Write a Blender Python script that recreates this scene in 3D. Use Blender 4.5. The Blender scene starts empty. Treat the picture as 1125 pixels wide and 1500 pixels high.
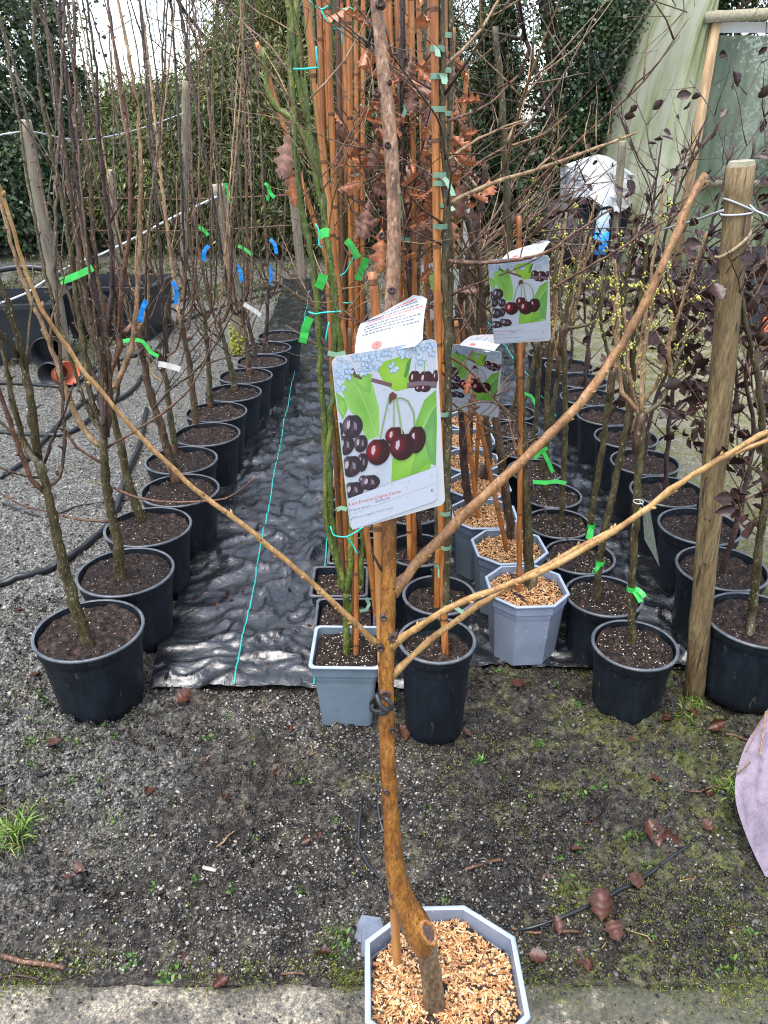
import bpy, math, random
import numpy as np
from mathutils import Vector, Matrix

SC = bpy.context.scene
COL = SC.collection
random.seed(7)
RNG = np.random.default_rng(7)

# ---------------------------------------------------------------- camera
CAM_H = 1.5
PITCH = math.radians(26.8)
FPX = 1127.0
cam_data = bpy.data.cameras.new('camera')
cam = bpy.data.objects.new('camera', cam_data)
COL.objects.link(cam)
cam.location = (0, 0, CAM_H)
cam.rotation_euler = (math.radians(90) - PITCH, 0, 0)
cam_data.sensor_fit = 'VERTICAL'
cam_data.sensor_height = 34.6
cam_data.lens = 34.6 * FPX / 1500.0
cam_data.clip_start = 0.02
cam_data.clip_end = 600
SC.camera = cam

# ---------------------------------------------------------------- sky, sun, exposure
SUN_EL, SUN_AZ = math.radians(74), math.radians(215)
world = bpy.data.worlds.new('World')
SC.world = world
world.use_nodes = True
wn = world.node_tree
for n in list(wn.nodes):
    wn.nodes.remove(n)
w_out = wn.nodes.new('ShaderNodeOutputWorld')
w_bg = wn.nodes.new('ShaderNodeBackground')
w_hs = wn.nodes.new('ShaderNodeHueSaturation')
w_sky = wn.nodes.new('ShaderNodeTexSky')
w_sky.sky_type = 'NISHITA'
w_sky.sun_disc = False
w_sky.sun_elevation = SUN_EL
w_sky.sun_rotation = SUN_AZ
w_sky.air_density = 1.0
w_sky.dust_density = 1.5
w_sky.ozone_density = 1.0
w_hs.inputs['Saturation'].default_value = 0.60
w_bg.inputs['Strength'].default_value = 0.15
wn.links.new(w_sky.outputs[0], w_hs.inputs['Color'])
wn.links.new(w_hs.outputs[0], w_bg.inputs['Color'])
wn.links.new(w_bg.outputs[0], w_out.inputs[0])
sun_d = bpy.data.lights.new('sun', 'SUN')
sun_d.energy = 1.5
sun_d.angle = math.radians(45)
sun_d.color = (1.0, 0.95, 0.88)
sun = bpy.data.objects.new('sun', sun_d)
COL.objects.link(sun)
sd = Vector((math.sin(SUN_AZ) * math.cos(SUN_EL), math.cos(SUN_AZ) * math.cos(SUN_EL), math.sin(SUN_EL)))
sun.rotation_euler = (-sd).to_track_quat('-Z', 'Y').to_euler()
SC.view_settings.view_transform = 'Standard'
SC.view_settings.look = 'None'
SC.view_settings.gamma = 1.0
SC.view_settings.exposure = 1.75
SC.cycles.max_bounces = 6
SC.cycles.transparent_max_bounces = 8
SC.cycles.use_denoising = True
SC.cycles.denoising_input_passes = 'RGB_ALBEDO_NORMAL'
SC.cycles.denoising_prefilter = 'ACCURATE'
SC.cycles.filter_width = 1.1

# ---------------------------------------------------------------- pixel helpers (photo 1125 x 1500)
def ray(x, y):
    u = (x - 562.5) / FPX
    v = (y - 750.0) / FPX
    return (u, math.cos(PITCH) - v * math.sin(PITCH), -math.sin(PITCH) - v * math.cos(PITCH))
def G(x, y, z=0.0):
    r = ray(x, y)
    t = (z - CAM_H) / r[2]
    return Vector((r[0] * t, r[1] * t, z))
def W(x, y, Y):
    r = ray(x, y)
    t = Y / r[1]
    return Vector((r[0] * t, Y, CAM_H + r[2] * t))
def depth_of(p):
    return p[1] * math.cos(PITCH) + (CAM_H - p[2]) * math.sin(PITCH)
def wpath(pts, Y0, Y1=None):
    n = len(pts)
    out = []
    for i, p in enumerate(pts):
        Y = Y0 if Y1 is None else Y0 + (Y1 - Y0) * i / (n - 1)
        if len(p) > 2:
            Y = p[2]
        out.append(W(p[0], p[1], Y))
    return out

# ---------------------------------------------------------------- noise
_perm = np.random.default_rng(3).random((256, 256))
def vnoise(x, y):
    x = np.asarray(x, float); y = np.asarray(y, float)
    xi = np.floor(x).astype(int); yi = np.floor(y).astype(int)
    fx = x - xi; fy = y - yi
    fx = fx * fx * (3 - 2 * fx); fy = fy * fy * (3 - 2 * fy)
    a = _perm[xi & 255, yi & 255]; b = _perm[(xi + 1) & 255, yi & 255]
    c = _perm[xi & 255, (yi + 1) & 255]; d = _perm[(xi + 1) & 255, (yi + 1) & 255]
    return (a * (1 - fx) + b * fx) * (1 - fy) + (c * (1 - fx) + d * fx) * fy
def fbm(x, y, o=4):
    s = 0; a = 0.5; t = 0
    for i in range(o):
        s = s + a * vnoise(x * 2 ** i + 17.3 * i, y * 2 ** i + 9.1 * i); t += a; a *= 0.5
    return s / t

# ---------------------------------------------------------------- materials
def s2l(c):
    return tuple((v / 12.92 if v <= 0.04045 else ((v + 0.055) / 1.055) ** 2.4) for v in c)
def new_mat(name):
    m = bpy.data.materials.new(name); m.use_nodes = True
    nt = m.node_tree
    return m, nt, nt.nodes['Principled BSDF']
def N(nt, t, **kw):
    n = nt.nodes.new(t)
    for k, v in kw.items():
        if k in n.inputs:
            n.inputs[k].default_value = v
        else:
            setattr(n, k, v)
    return n
def ramp(nt, stops):
    r = nt.nodes.new('ShaderNodeValToRGB')
    e = r.color_ramp.elements
    while len(e) < len(stops):
        e.new(0.5)
    for i, (p, c) in enumerate(stops):
        e[i].position = p
        e[i].color = (c[0], c[1], c[2], 1) if not isinstance(c, (int, float)) else (c, c, c, 1)
    return r
def mapping(nt, scale, coord='Object'):
    tc = nt.nodes.new('ShaderNodeTexCoord')
    mp = nt.nodes.new('ShaderNodeMapping')
    mp.inputs['Scale'].default_value = scale
    nt.links.new(tc.outputs[coord], mp.inputs['Vector'])
    return mp
def noise_mat(name, stops, scale=20, rough=(0.5, 0.7), detail=6, stretch=(1, 1, 1), bump=0.3, bscale=None, bdist=0.003,
              spec=0.5, speck=None, objvar=0.0, fine=None):
    """colour from a noise through a ramp, rough range, bump; speck=(scale,threshold,colour)."""
    m, nt, b = new_mat(name)
    mp = mapping(nt, stretch)
    vec = mp.outputs[0]
    if objvar:
        oi = nt.nodes.new('ShaderNodeObjectInfo')
        ad = N(nt, 'ShaderNodeVectorMath', operation='ADD')
        mu = N(nt, 'ShaderNodeVectorMath', operation='SCALE'); mu.inputs['Scale'].default_value = 37.0
        cb = nt.nodes.new('ShaderNodeCombineXYZ')
        for k in range(3):
            nt.links.new(oi.outputs['Random'], cb.inputs[k])
        nt.links.new(cb.outputs[0], mu.inputs[0])
        nt.links.new(mp.outputs[0], ad.inputs[0]); nt.links.new(mu.outputs[0], ad.inputs[1])
        vec = ad.outputs[0]
    n1 = N(nt, 'ShaderNodeTexNoise', Scale=scale, Detail=detail, Roughness=0.6)
    nt.links.new(vec, n1.inputs['Vector'])
    r = ramp(nt, stops)
    nt.links.new(n1.outputs['Fac'], r.inputs[0])
    col = r.outputs[0]
    if speck:
        n2 = N(nt, 'ShaderNodeTexNoise', Scale=speck[0], Detail=2)
        nt.links.new(vec, n2.inputs['Vector'])
        r2 = ramp(nt, [(speck[1], 0.0), (min(1, speck[1] + 0.04), 1.0)])
        nt.links.new(n2.outputs['Fac'], r2.inputs[0])
        mx = N(nt, 'ShaderNodeMix', data_type='RGBA')
        nt.links.new(r2.outputs[0], mx.inputs[0])
        nt.links.new(col, mx.inputs[6]); mx.inputs[7].default_value = (*speck[2], 1)
        col = mx.outputs[2]
    if fine:
        n4 = N(nt, 'ShaderNodeTexNoise', Scale=fine[0], Detail=4, Roughness=0.7)
        nt.links.new(vec, n4.inputs['Vector'])
        r4 = ramp(nt, [(0.36, fine[1]), (0.62, fine[2])]); nt.links.new(n4.outputs['Fac'], r4.inputs[0])
        m4 = N(nt, 'ShaderNodeMix', data_type='RGBA', blend_type='MULTIPLY'); m4.inputs[0].default_value = 1.0
        nt.links.new(col, m4.inputs[6]); nt.links.new(r4.outputs[0], m4.inputs[7]); col = m4.outputs[2]
    if objvar:
        hv = nt.nodes.new('ShaderNodeHueSaturation')
        mr = N(nt, 'ShaderNodeMapRange'); mr.inputs[3].default_value = 1 - objvar; mr.inputs[4].default_value = 1 + objvar
        nt.links.new(oi.outputs['Random'], mr.inputs[0])
        nt.links.new(mr.outputs[0], hv.inputs['Value'])
        nt.links.new(col, hv.inputs['Color'])
        col = hv.outputs[0]
    nt.links.new(col, b.inputs['Base Color'])
    mr = N(nt, 'ShaderNodeMapRange'); mr.inputs[3].default_value = rough[0]; mr.inputs[4].default_value = rough[1]
    nt.links.new(n1.outputs['Fac'], mr.inputs[0]); nt.links.new(mr.outputs[0], b.inputs['Roughness'])
    b.inputs['Specular IOR Level'].default_value = spec
    if bump:
        n3 = N(nt, 'ShaderNodeTexNoise', Scale=bscale or scale * 2, Detail=5)
        nt.links.new(vec, n3.inputs['Vector'])
        bp = N(nt, 'ShaderNodeBump', Strength=bump, Distance=bdist)
        nt.links.new(n3.outputs['Fac'], bp.inputs['Height']); nt.links.new(bp.outputs[0], b.inputs['Normal'])
    return m
def attr_mat(name, rough=0.6, attr='Col', trans=0.0, spec=0.5, vary=0.0, nscale=60, coat=0):
    m, nt, b = new_mat(name)
    a = N(nt, 'ShaderNodeAttribute', attribute_name=attr)
    col = a.outputs['Color']
    if vary:
        mp = mapping(nt, (1, 1, 1))
        n1 = N(nt, 'ShaderNodeTexNoise', Scale=nscale, Detail=4)
        nt.links.new(mp.outputs[0], n1.inputs['Vector'])
        hv = nt.nodes.new('ShaderNodeHueSaturation')
        mr = N(nt, 'ShaderNodeMapRange'); mr.inputs[3].default_value = 1 - vary; mr.inputs[4].default_value = 1 + vary
        nt.links.new(n1.outputs['Fac'], mr.inputs[0]); nt.links.new(mr.outputs[0], hv.inputs['Value'])
        nt.links.new(col, hv.inputs['Color']); col = hv.outputs[0]
    nt.links.new(col, b.inputs['Base Color'])
    b.inputs['Roughness'].default_value = rough
    b.inputs['Specular IOR Level'].default_value = spec
    if coat:
        b.inputs['Coat Weight'].default_value = coat
        b.inputs['Coat Roughness'].default_value = 0.15
    if trans:
        t = N(nt, 'ShaderNodeBsdfTranslucent'); nt.links.new(col, t.inputs[0])
        mx = N(nt, 'ShaderNodeMixShader'); mx.inputs[0].default_value = trans
        nt.links.new(b.outputs[0], mx.inputs[1]); nt.links.new(t.outputs[0], mx.inputs[2])
        nt.links.new(mx.outputs[0], nt.nodes['Material Output'].inputs[0])
    return m
def bark(name, c0, c1, c2, scale=30, speck=None, rough=(0.35, 0.6), var=0.15, lo=0.45):
    return noise_mat(name, [(0.3, c0), (0.5, c1), (0.7, c2)], scale=scale, rough=rough, stretch=(1.6, 1.6, 0.6), bump=0.9,
                     bscale=scale * 4, bdist=0.004, speck=(speck[0] * 1.5, speck[1] - 0.06, speck[2]) if speck else (130, 0.66, tuple(v * 2.2 for v in c2)), objvar=var, fine=(scale * 5.5, lo, 1.15))

M = {}
M['pot_black'] = noise_mat('black_pot_plastic', [(0.3, (0.004, 0.0065, 0.0105)), (0.6, (0.009, 0.0135, 0.020)), (0.78, (0.03, 0.03, 0.032))], scale=14,
                           stretch=(1, 1, 0.35), rough=(0.42, 0.6), bump=0.12, bscale=90, speck=(75, 0.68, (0.05, 0.043, 0.036)), objvar=0.25, fine=(40, 0.6, 1.2), spec=0.32)
M['rim_black_highlight'] = noise_mat('black_pot_rim_painted_highlight', [(0.3, (0.035, 0.042, 0.052)), (0.7, (0.12, 0.13, 0.145))], scale=30, rough=(0.35, 0.5), bump=0)  # lighter than the pot: the thin bright rim highlight is painted into the colour
M['pot_grey'] = noise_mat('grey_pot_plastic', [(0.3, (0.105, 0.14, 0.17)), (0.7, (0.16, 0.205, 0.245))], scale=9, rough=(0.4, 0.55), bump=0.08,
                          bscale=60, speck=(120, 0.68, (0.09, 0.11, 0.13)), objvar=0.1)
M['pot_oct'] = noise_mat('pale_grey_pot_plastic', [(0.3, (0.17, 0.20, 0.26)), (0.7, (0.25, 0.285, 0.36))], scale=9, rough=(0.35, 0.5), bump=0.08,
                         bscale=60, speck=(130, 0.70, (0.5, 0.54, 0.6)), objvar=0.12)
M['rim_grey'] = noise_mat('pale_pot_rim', [(0.3, (0.25, 0.30, 0.38)), (0.7, (0.34, 0.39, 0.48))], scale=20, rough=(0.35, 0.5), bump=0)
M['compost'] = noise_mat('compost', [(0.36, (0.004, 0.0024, 0.002)), (0.5, (0.015, 0.0092, 0.0075)), (0.66, (0.045, 0.029, 0.023))], scale=60, detail=9,
                         rough=(0.5, 0.85), bump=1.0, bscale=120, bdist=0.006, speck=(150, 0.715, (0.35, 0.29, 0.23)), objvar=0.25, spec=0.2)
M['crumb'] = attr_mat('soil_bits', 0.5, vary=0.3, spec=0.4)
M['chips'] = attr_mat('wood_chips', 0.6, vary=0.25, nscale=200)
M['bark_olive'] = bark('olive_bark', (0.022, 0.018, 0.007), (0.062, 0.048, 0.016), (0.125, 0.10, 0.042), 28, speck=(95, 0.7, (0.3, 0.25, 0.15)))
M['bark_brown'] = bark('brown_bark', (0.025, 0.014, 0.008), (0.075, 0.042, 0.022), (0.15, 0.09, 0.05), 30, speck=(95, 0.71, (0.34, 0.27, 0.18)))
M['bark_dark'] = bark('dark_purple_bark', (0.018, 0.008, 0.007), (0.045, 0.022, 0.018), (0.09, 0.05, 0.04), 34)
M['bark_red'] = bark('red_brown_twig', (0.05, 0.02, 0.012), (0.12, 0.055, 0.03), (0.22, 0.12, 0.07), 34)
M['bark_tan'] = bark('tan_twig', (0.12, 0.065, 0.03), (0.26, 0.16, 0.08), (0.4, 0.27, 0.15), 30, speck=(70, 0.72, (0.09, 0.045, 0.02)))
M['bark_green'] = bark('green_bark', (0.03, 0.045, 0.004), (0.085, 0.12, 0.014), (0.19, 0.22, 0.04), 26, speck=(120, 0.72, (0.3, 0.3, 0.15)))
M['bark_cherry'] = bark('wet_cherry_bark', (0.075, 0.024, 0.004), (0.22, 0.085, 0.014), (0.34, 0.155, 0.03), 24, speck=(120, 0.71, (0.06, 0.025, 0.01)), rough=(0.2, 0.38), var=0, lo=0.55)
M['bark_cherry_top'] = bark('dry_cherry_bark', (0.075, 0.035, 0.018), (0.19, 0.095, 0.05), (0.34, 0.2, 0.12), 30, speck=(75, 0.66, (0.36, 0.22, 0.13)), var=0)
M['bark_branch'] = bark('pale_cherry_branch', (0.17, 0.085, 0.026), (0.33, 0.185, 0.065), (0.45, 0.29, 0.125), 26, speck=(70, 0.74, (0.14, 0.06, 0.025)), var=0.08, lo=0.75)
M['bark_branch_r'] = bark('brown_cherry_branch', (0.12, 0.052, 0.018), (0.24, 0.118, 0.042), (0.36, 0.2, 0.09), 26, speck=(70, 0.72, (0.10, 0.05, 0.02)), var=0.08, lo=0.65)
M['rootstock'] = bark('grey_rootstock_bark', (0.07, 0.045, 0.025), (0.15, 0.10, 0.06), (0.24, 0.18, 0.11), 26, speck=(60, 0.7, (0.05, 0.035, 0.02)), var=0)
M['callus'] = noise_mat('graft_callus', [(0.3, (0.035, 0.018, 0.01)), (0.6, (0.14, 0.065, 0.03)), (0.8, (0.24, 0.13, 0.06))], scale=60, bump=1, bdist=0.004)
M['cane'] = noise_mat('wet_bamboo', [(0.3, (0.17, 0.055, 0.012)), (0.5, (0.34, 0.12, 0.03)), (0.72, (0.47, 0.2, 0.06))], scale=16, stretch=(2, 2, 0.25),
                      rough=(0.28, 0.45), bump=0.25, objvar=0.22, fine=(70, 0.6, 1.15))
M['cane_pale'] = noise_mat('pale_bamboo', [(0.3, (0.25, 0.10, 0.025)), (0.7, (0.46, 0.22, 0.07))], scale=16, stretch=(2, 2, 0.25), rough=(0.3, 0.5), bump=0.15)
M['cane_dark'] = noise_mat('old_dark_bamboo', [(0.3, (0.04, 0.018, 0.008)), (0.7, (0.14, 0.06, 0.025))], scale=16, stretch=(2, 2, 0.3), rough=(0.3, 0.5), bump=0.15)
M['node'] = noise_mat('bamboo_node', [(0.3, (0.06, 0.02, 0.008)), (0.7, (0.2, 0.08, 0.03))], scale=60, bump=0)
M['timber'] = noise_mat('weathered_post_timber', [(0.3, (0.075, 0.048, 0.02)), (0.5, (0.17, 0.115, 0.05)), (0.7, (0.26, 0.19, 0.09))], scale=9, detail=9,
                        stretch=(4, 4, 0.5), rough=(0.6, 0.85), bump=0.8, bscale=40, bdist=0.006, speck=(16, 0.66, (0.05, 0.035, 0.018)), fine=(60, 0.5, 1.2))
M['timber_grey'] = noise_mat('grey_post_timber', [(0.3, (0.075, 0.06, 0.04)), (0.7, (0.23, 0.2, 0.14))], scale=9, stretch=(4, 4, 0.5), rough=(0.7, 0.9), bump=0.6, objvar=0.15)
M['timber_top'] = noise_mat('mossy_end_grain', [(0.3, (0.16, 0.15, 0.09)), (0.7, (0.42, 0.38, 0.28))], scale=50, rough=(0.7, 0.9), bump=0.6)
M['timber_tan'] = noise_mat('tan_door_timber', [(0.3, (0.2, 0.12, 0.06)), (0.7, (0.42, 0.29, 0.16))], scale=8, stretch=(4, 4, 0.5), rough=(0.6, 0.8), bump=0.3)
def flat(name, c, rough=0.5, var=0.25, scale=25, bump=0.1):
    return noise_mat(name, [(0.3, tuple(v * (1 - var) for v in c)), (0.7, tuple(v * (1 + var) for v in c))], scale=scale, rough=(rough * 0.9, min(1, rough * 1.15)), bump=bump)
M['tape_green'] = flat('bright_green_tape', (0.03, 0.42, 0.06), 0.4)
M['tape_sage'] = flat('sage_green_tape', (0.14, 0.25, 0.17), 0.45)
M['tie_teal'] = flat('teal_tube_tie', (0.01, 0.52, 0.44), 0.35)
M['tape_blue'] = flat('blue_tape', (0.01, 0.25, 0.75), 0.4)
M['white_tag'] = flat('white_plastic', (0.42, 0.42, 0.4), 0.4, 0.1)
M['black_rubber'] = flat('black_rubber', (0.012, 0.015, 0.02), 0.35)
M['black_tube'] = flat('black_irrigation_tube', (0.012, 0.014, 0.017), 0.33)
M['grey_wire'] = flat('galvanised_wire', (0.42, 0.44, 0.47), 0.35)
M['dull_wire'] = flat('dull_fence_wire', (0.13, 0.13, 0.13), 0.5)
M['rope'] = noise_mat('rope', [(0.3, (0.18, 0.14, 0.08)), (0.7, (0.4, 0.33, 0.2))], scale=120, bump=0.8)
M['terracotta'] = flat('terracotta_plastic', (0.55, 0.13, 0.05), 0.5)
M['yellow_hose'] = flat('yellow_hose', (0.6, 0.52, 0.13), 0.5)
M['card'] = flat('white_card', (0.42, 0.43, 0.46), 0.4, 0.03, bump=0)
M['print'] = attr_mat('printed_card', 0.38)
m, nt, b = new_mat('water_drop'); b.inputs['Transmission Weight'].default_value = 1; b.inputs['Roughness'].default_value = 0.02; b.inputs['IOR'].default_value = 1.33
M['drop'] = m
M['leaf'] = attr_mat('dead_leaf', 0.38, trans=0.15, vary=0.35, nscale=90)
M['beech_leaf'] = attr_mat('copper_leaf', 0.34, trans=0.06, vary=0.6, nscale=120, spec=0.4)
M['foliage'] = attr_mat('evergreen_foliage', 0.42, trans=0.15)
M['moss'] = attr_mat('moss_blades', 0.6, trans=0.2)
M['bud'] = flat('yellow_green_bud', (0.42, 0.42, 0.08), 0.5)
M['lilac'] = noise_mat('lilac_wet_cardboard', [(0.3, (0.115, 0.085, 0.12)), (0.5, (0.165, 0.128, 0.175)), (0.7, (0.215, 0.175, 0.225))], scale=9, stretch=(5, 5, 0.8), rough=(0.45, 0.65), bump=0.5, bscale=30, bdist=0.006,
                       speck=(60, 0.74, (0.3, 0.2, 0.24)))
M['kraft'] = noise_mat('brown_cardboard_edge', [(0.3, (0.13, 0.06, 0.03)), (0.7, (0.35, 0.2, 0.11))], scale=90, bump=0.6)
M['white_sheet'] = flat('white_plastic_sheet', (0.42, 0.44, 0.48), 0.35, 0.08, 6, 0.3)
M['grey_shard'] = flat('grey_plastic_shard', (0.12, 0.14, 0.18), 0.4)
M['crate'] = flat('black_crate_plastic', (0.012, 0.015, 0.02), 0.4)
M['big_planter'] = flat('dark_grey_planter', (0.035, 0.04, 0.05), 0.45)

# ---------------------------------------------------------------- mesh builder
class MB:
    def __init__(s):
        s.v = []; s.f = []; s.mi = []; s.c = []
    def add(s, verts, faces, mi=0, col=(0.5, 0.5, 0.5)):
        o = len(s.v)
        s.v.extend([tuple(p) for p in verts])
        s.c.extend([col] * len(verts) if not isinstance(col, list) else col)
        for f in faces:
            s.f.append(tuple(i + o for i in f)); s.mi.append(mi)
        return o
    def loft(s, rings, mi=0, closed=True, cap0=False, cap1=False, col=(0.5, 0.5, 0.5)):
        n = len(rings[0]); vs = [p for r in rings for p in r]; fs = []
        for i in range(len(rings) - 1):
            for j in range(n if closed else n - 1):
                k = (j + 1) % n
                fs.append((i * n + j, i * n + k, (i + 1) * n + k, (i + 1) * n + j))
        if cap0: fs.append(tuple(range(n - 1, -1, -1)))
        if cap1: fs.append(tuple((len(rings) - 1) * n + j for j in range(n)))
        s.add(vs, fs, mi, col)
    def lathe(s, prof, n=40, mi=0, c=(0, 0, 0), cap0=False, cap1=False):
        rings = [[(c[0] + r * math.cos(2 * math.pi * j / n), c[1] + r * math.sin(2 * math.pi * j / n), c[2] + z) for j in range(n)] for r, z in prof]
        s.loft(rings, mi, True, cap0, cap1)
    def tube(s, pts, radii, n=8, mi=0, cap=True, col=(0.5, 0.5, 0.5), jit=0.0):
        pts = [Vector(p) for p in pts]; m = len(pts)
        if isinstance(radii, (int, float)): radii = [radii] * m
        t = (pts[1] - pts[0]).normalized()
        u = t.orthogonal().normalized(); rings = []
        for i in range(m):
            if i == 0: t = pts[1] - pts[0]
            elif i == m - 1: t = pts[i] - pts[i - 1]
            else: t = pts[i + 1] - pts[i - 1]
            if t.length < 1e-9: t = Vector((0, 0, 1))
            t.normalize()
            u = (u - t * u.dot(t))
            if u.length < 1e-6: u = t.orthogonal()
            u.normalize(); w = t.cross(u)
            ring = []
            for j in range(n):
                a = 2 * math.pi * j / n
                r = radii[i] * (1 + (random.uniform(-jit, jit) if jit else 0))
                ring.append(pts[i] + u * (r * math.cos(a)) + w * (r * math.sin(a)))
            rings.append(ring)
        s.loft(rings, mi, True, cap, cap, col)
    def box(s, c, half, mi=0, R=None, col=(0.5, 0.5, 0.5)):
        vs = []
        for dx, dy, dz in ((-1, -1, -1), (1, -1, -1), (1, 1, -1), (-1, 1, -1), (-1, -1, 1), (1, -1, 1), (1, 1, 1), (-1, 1, 1)):
            p = Vector((dx * half[0], dy * half[1], dz * half[2]))
            if R is not None: p = R @ p
            vs.append(Vector(c) + p)
        s.add(vs, [(3, 2, 1, 0), (4, 5, 6, 7), (0, 1, 5, 4), (1, 2, 6, 5), (2, 3, 7, 6), (3, 0, 4, 7)], mi, col)
    def blob(s, c, r, mi=0, col=(0.5, 0.5, 0.5), R=None):
        vs = []
        for d in ((1, 0, 0), (-1, 0, 0), (0, 1, 0), (0, -1, 0), (0, 0, 1), (0, 0, -1)):
            p = Vector((d[0] * r[0], d[1] * r[1], d[2] * r[2]))
            if R is not None: p = R @ p
            vs.append(Vector(c) + p)
        s.add(vs, [(0, 2, 4), (2, 1, 4), (1, 3, 4), (3, 0, 4), (2, 0, 5), (1, 2, 5), (3, 1, 5), (0, 3, 5)], mi, col)
    def mesh(s, name, mats, off=None, smooth=True, color=False):
        me = bpy.data.meshes.new(name)
        v = s.v
        if off is not None:
            v = [(a[0] - off[0], a[1] - off[1], a[2] - off[2]) for a in v]
        me.from_pydata(v, [], s.f)
        if not isinstance(mats, (list, tuple)): mats = [mats]
        for m_ in mats: me.materials.append(M[m_] if isinstance(m_, str) else m_)
        if len(mats) > 1: me.polygons.foreach_set('material_index', s.mi)
        if smooth: me.polygons.foreach_set('use_smooth', [True] * len(me.polygons))
        if color:
            a = me.color_attributes.new('Col', 'FLOAT_COLOR', 'POINT')
            arr = np.ones((len(s.v), 4), np.float32); arr[:, :3] = np.array(s.c, np.float32)
            a.data.foreach_set('color', arr.ravel())
        me.update()
        return me

def np_mesh(name, verts, quads, mat, cols=None, smooth=False):
    """fast mesh of quads / tris from numpy arrays."""
    me = bpy.data.meshes.new(name)
    k = quads.shape[1]
    me.vertices.add(len(verts)); me.vertices.foreach_set('co', np.ascontiguousarray(verts, np.float32).ravel())
    me.loops.add(quads.size); me.loops.foreach_set('vertex_index', np.ascontiguousarray(quads, np.int32).ravel())
    me.polygons.add(len(quads)); me.polygons.foreach_set('loop_start', np.arange(0, quads.size, k, dtype=np.int32))
    me.materials.append(M[mat] if isinstance(mat, str) else mat)
    if smooth: me.polygons.foreach_set('use_smooth', np.ones(len(quads), bool))
    me.update(calc_edges=True)
    if cols is not None:
        a = me.color_attributes.new('Col', 'FLOAT_COLOR', 'POINT')
        arr = np.ones((len(verts), 4), np.float32); arr[:, :3] = cols
        a.data.foreach_set('color', arr.ravel())
    me.validate()
    return me

# ---------------------------------------------------------------- objects
ORI = {}
def obj(name, me, parent=None, loc=(0, 0, 0), rot=None, scale=None):
    o = bpy.data.objects.new(name, me); COL.objects.link(o)
    o.location = loc
    if rot is not None: o.rotation_euler = rot
    if scale is not None: o.scale = (scale,) * 3 if isinstance(scale, (int, float)) else scale
    if parent is not None: o.parent = parent
    return o
def tag(o, label, cat, group=None):
    o['label'] = label; o['category'] = cat
    if group: o['group'] = group
    return o
def thing(name, label, cat, loc, group=None):
    o = bpy.data.objects.new(name, None); COL.objects.link(o); o.location = loc
    o.empty_display_size = 0.05
    ORI[o.name] = Vector(loc)
    return tag(o, label, cat, group)
def base_of(p):
    while p is not None and p.name not in ORI: p = p.parent
    return ORI[p.name]
def part(name, mb, mats, parent, smooth=True, color=False):
    return obj(name, mb.mesh(name, mats, base_of(parent), smooth, color), parent)
def single(name, mb, mats, label, cat, group=None, smooth=True, color=False):
    """a thing that is one mesh, origin at the middle of its underside."""
    a = np.array(mb.v); c = ((a[:, 0].min() + a[:, 0].max()) / 2, (a[:, 1].min() + a[:, 1].max()) / 2, a[:, 2].min())
    o = obj(name, mb.mesh(name, mats, c, smooth, color), None, c)
    return tag(o, label, cat, group)

# ---------------------------------------------------------------- curves
def smooth_path(pts, step=0.03, jit=0.0):
    pts = [Vector(p) for p in pts]
    P = [pts[0] * 2 - pts[1]] + pts + [pts[-1] * 2 - pts[-2]]
    out = []
    for i in range(1, len(P) - 2):
        n = max(1, int((P[i + 1] - P[i]).length / step))
        for k in range(n):
            t = k / n; t2 = t * t; t3 = t2 * t
            q = 0.5 * ((2 * P[i]) + (P[i + 1] - P[i - 1]) * t + (2 * P[i - 1] - 5 * P[i] + 4 * P[i + 1] - P[i + 2]) * t2 + (3 * P[i] - P[i - 1] - 3 * P[i + 1] + P[i + 2]) * t3)
            out.append(q)
    out.append(pts[-1])
    if jit:
        for i in range(1, len(out) - 1):
            out[i] = out[i] + Vector((random.gauss(0, jit), random.gauss(0, jit), 0))
    return out
def rnd_dir(t, spread=0.7):
    """direction leaving a stem of tangent t at an angle"""
    u = t.orthogonal().normalized(); w = t.cross(u); a = random.uniform(0, 2 * math.pi)
    return (t * (1 - spread) + (u * math.cos(a) + w * math.sin(a)) * spread).normalized()
def stem(mb, pts, r0, r1, n=7, step=0.03, mi=0, knots=0.05, knot_r=1.28, buds=0.0, bud_len=0.012, bud_mi=0, jit=0.0015, wander=True):
    """a woody stem: smoothed path, tapering, swollen nodes every `knots` metres, small buds or spurs at them."""
    path = smooth_path(pts, step, jit if wander else 0)
    m = len(path); R = []
    d = 0; nxt = random.uniform(0.3, 1) * (knots or 1); marks = []
    for i in range(m):
        if i: d += (path[i] - path[i - 1]).length
        k = i / max(1, m - 1); r = r0 + (r1 - r0) * k
        if knots and d > nxt:
            r *= random.uniform(1.05, knot_r); nxt += knots * random.uniform(0.6, 1.4); marks.append(i)
        R.append(r)
    mb.tube(path, R, n, mi, jit=0.05)
    if buds:
        for i in marks:
            if random.random() > buds or i == 0 or i >= m - 1: continue
            t = (path[i + 1] - path[i - 1]).normalized()
            dr = rnd_dir(t, 0.62); L = bud_len * random.uniform(0.5, 1.4)
            b0 = path[i] + dr * R[i] * 0.5
            mb.tube([b0, b0 + dr * (R[i] * 0.5 + L * 0.6), b0 + dr * (R[i] * 0.5 + L)], [min(R[i] * 0.6, 0.0032), min(R[i] * 0.55, 0.003), 0.0005], 4, bud_mi)
    return path
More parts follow.
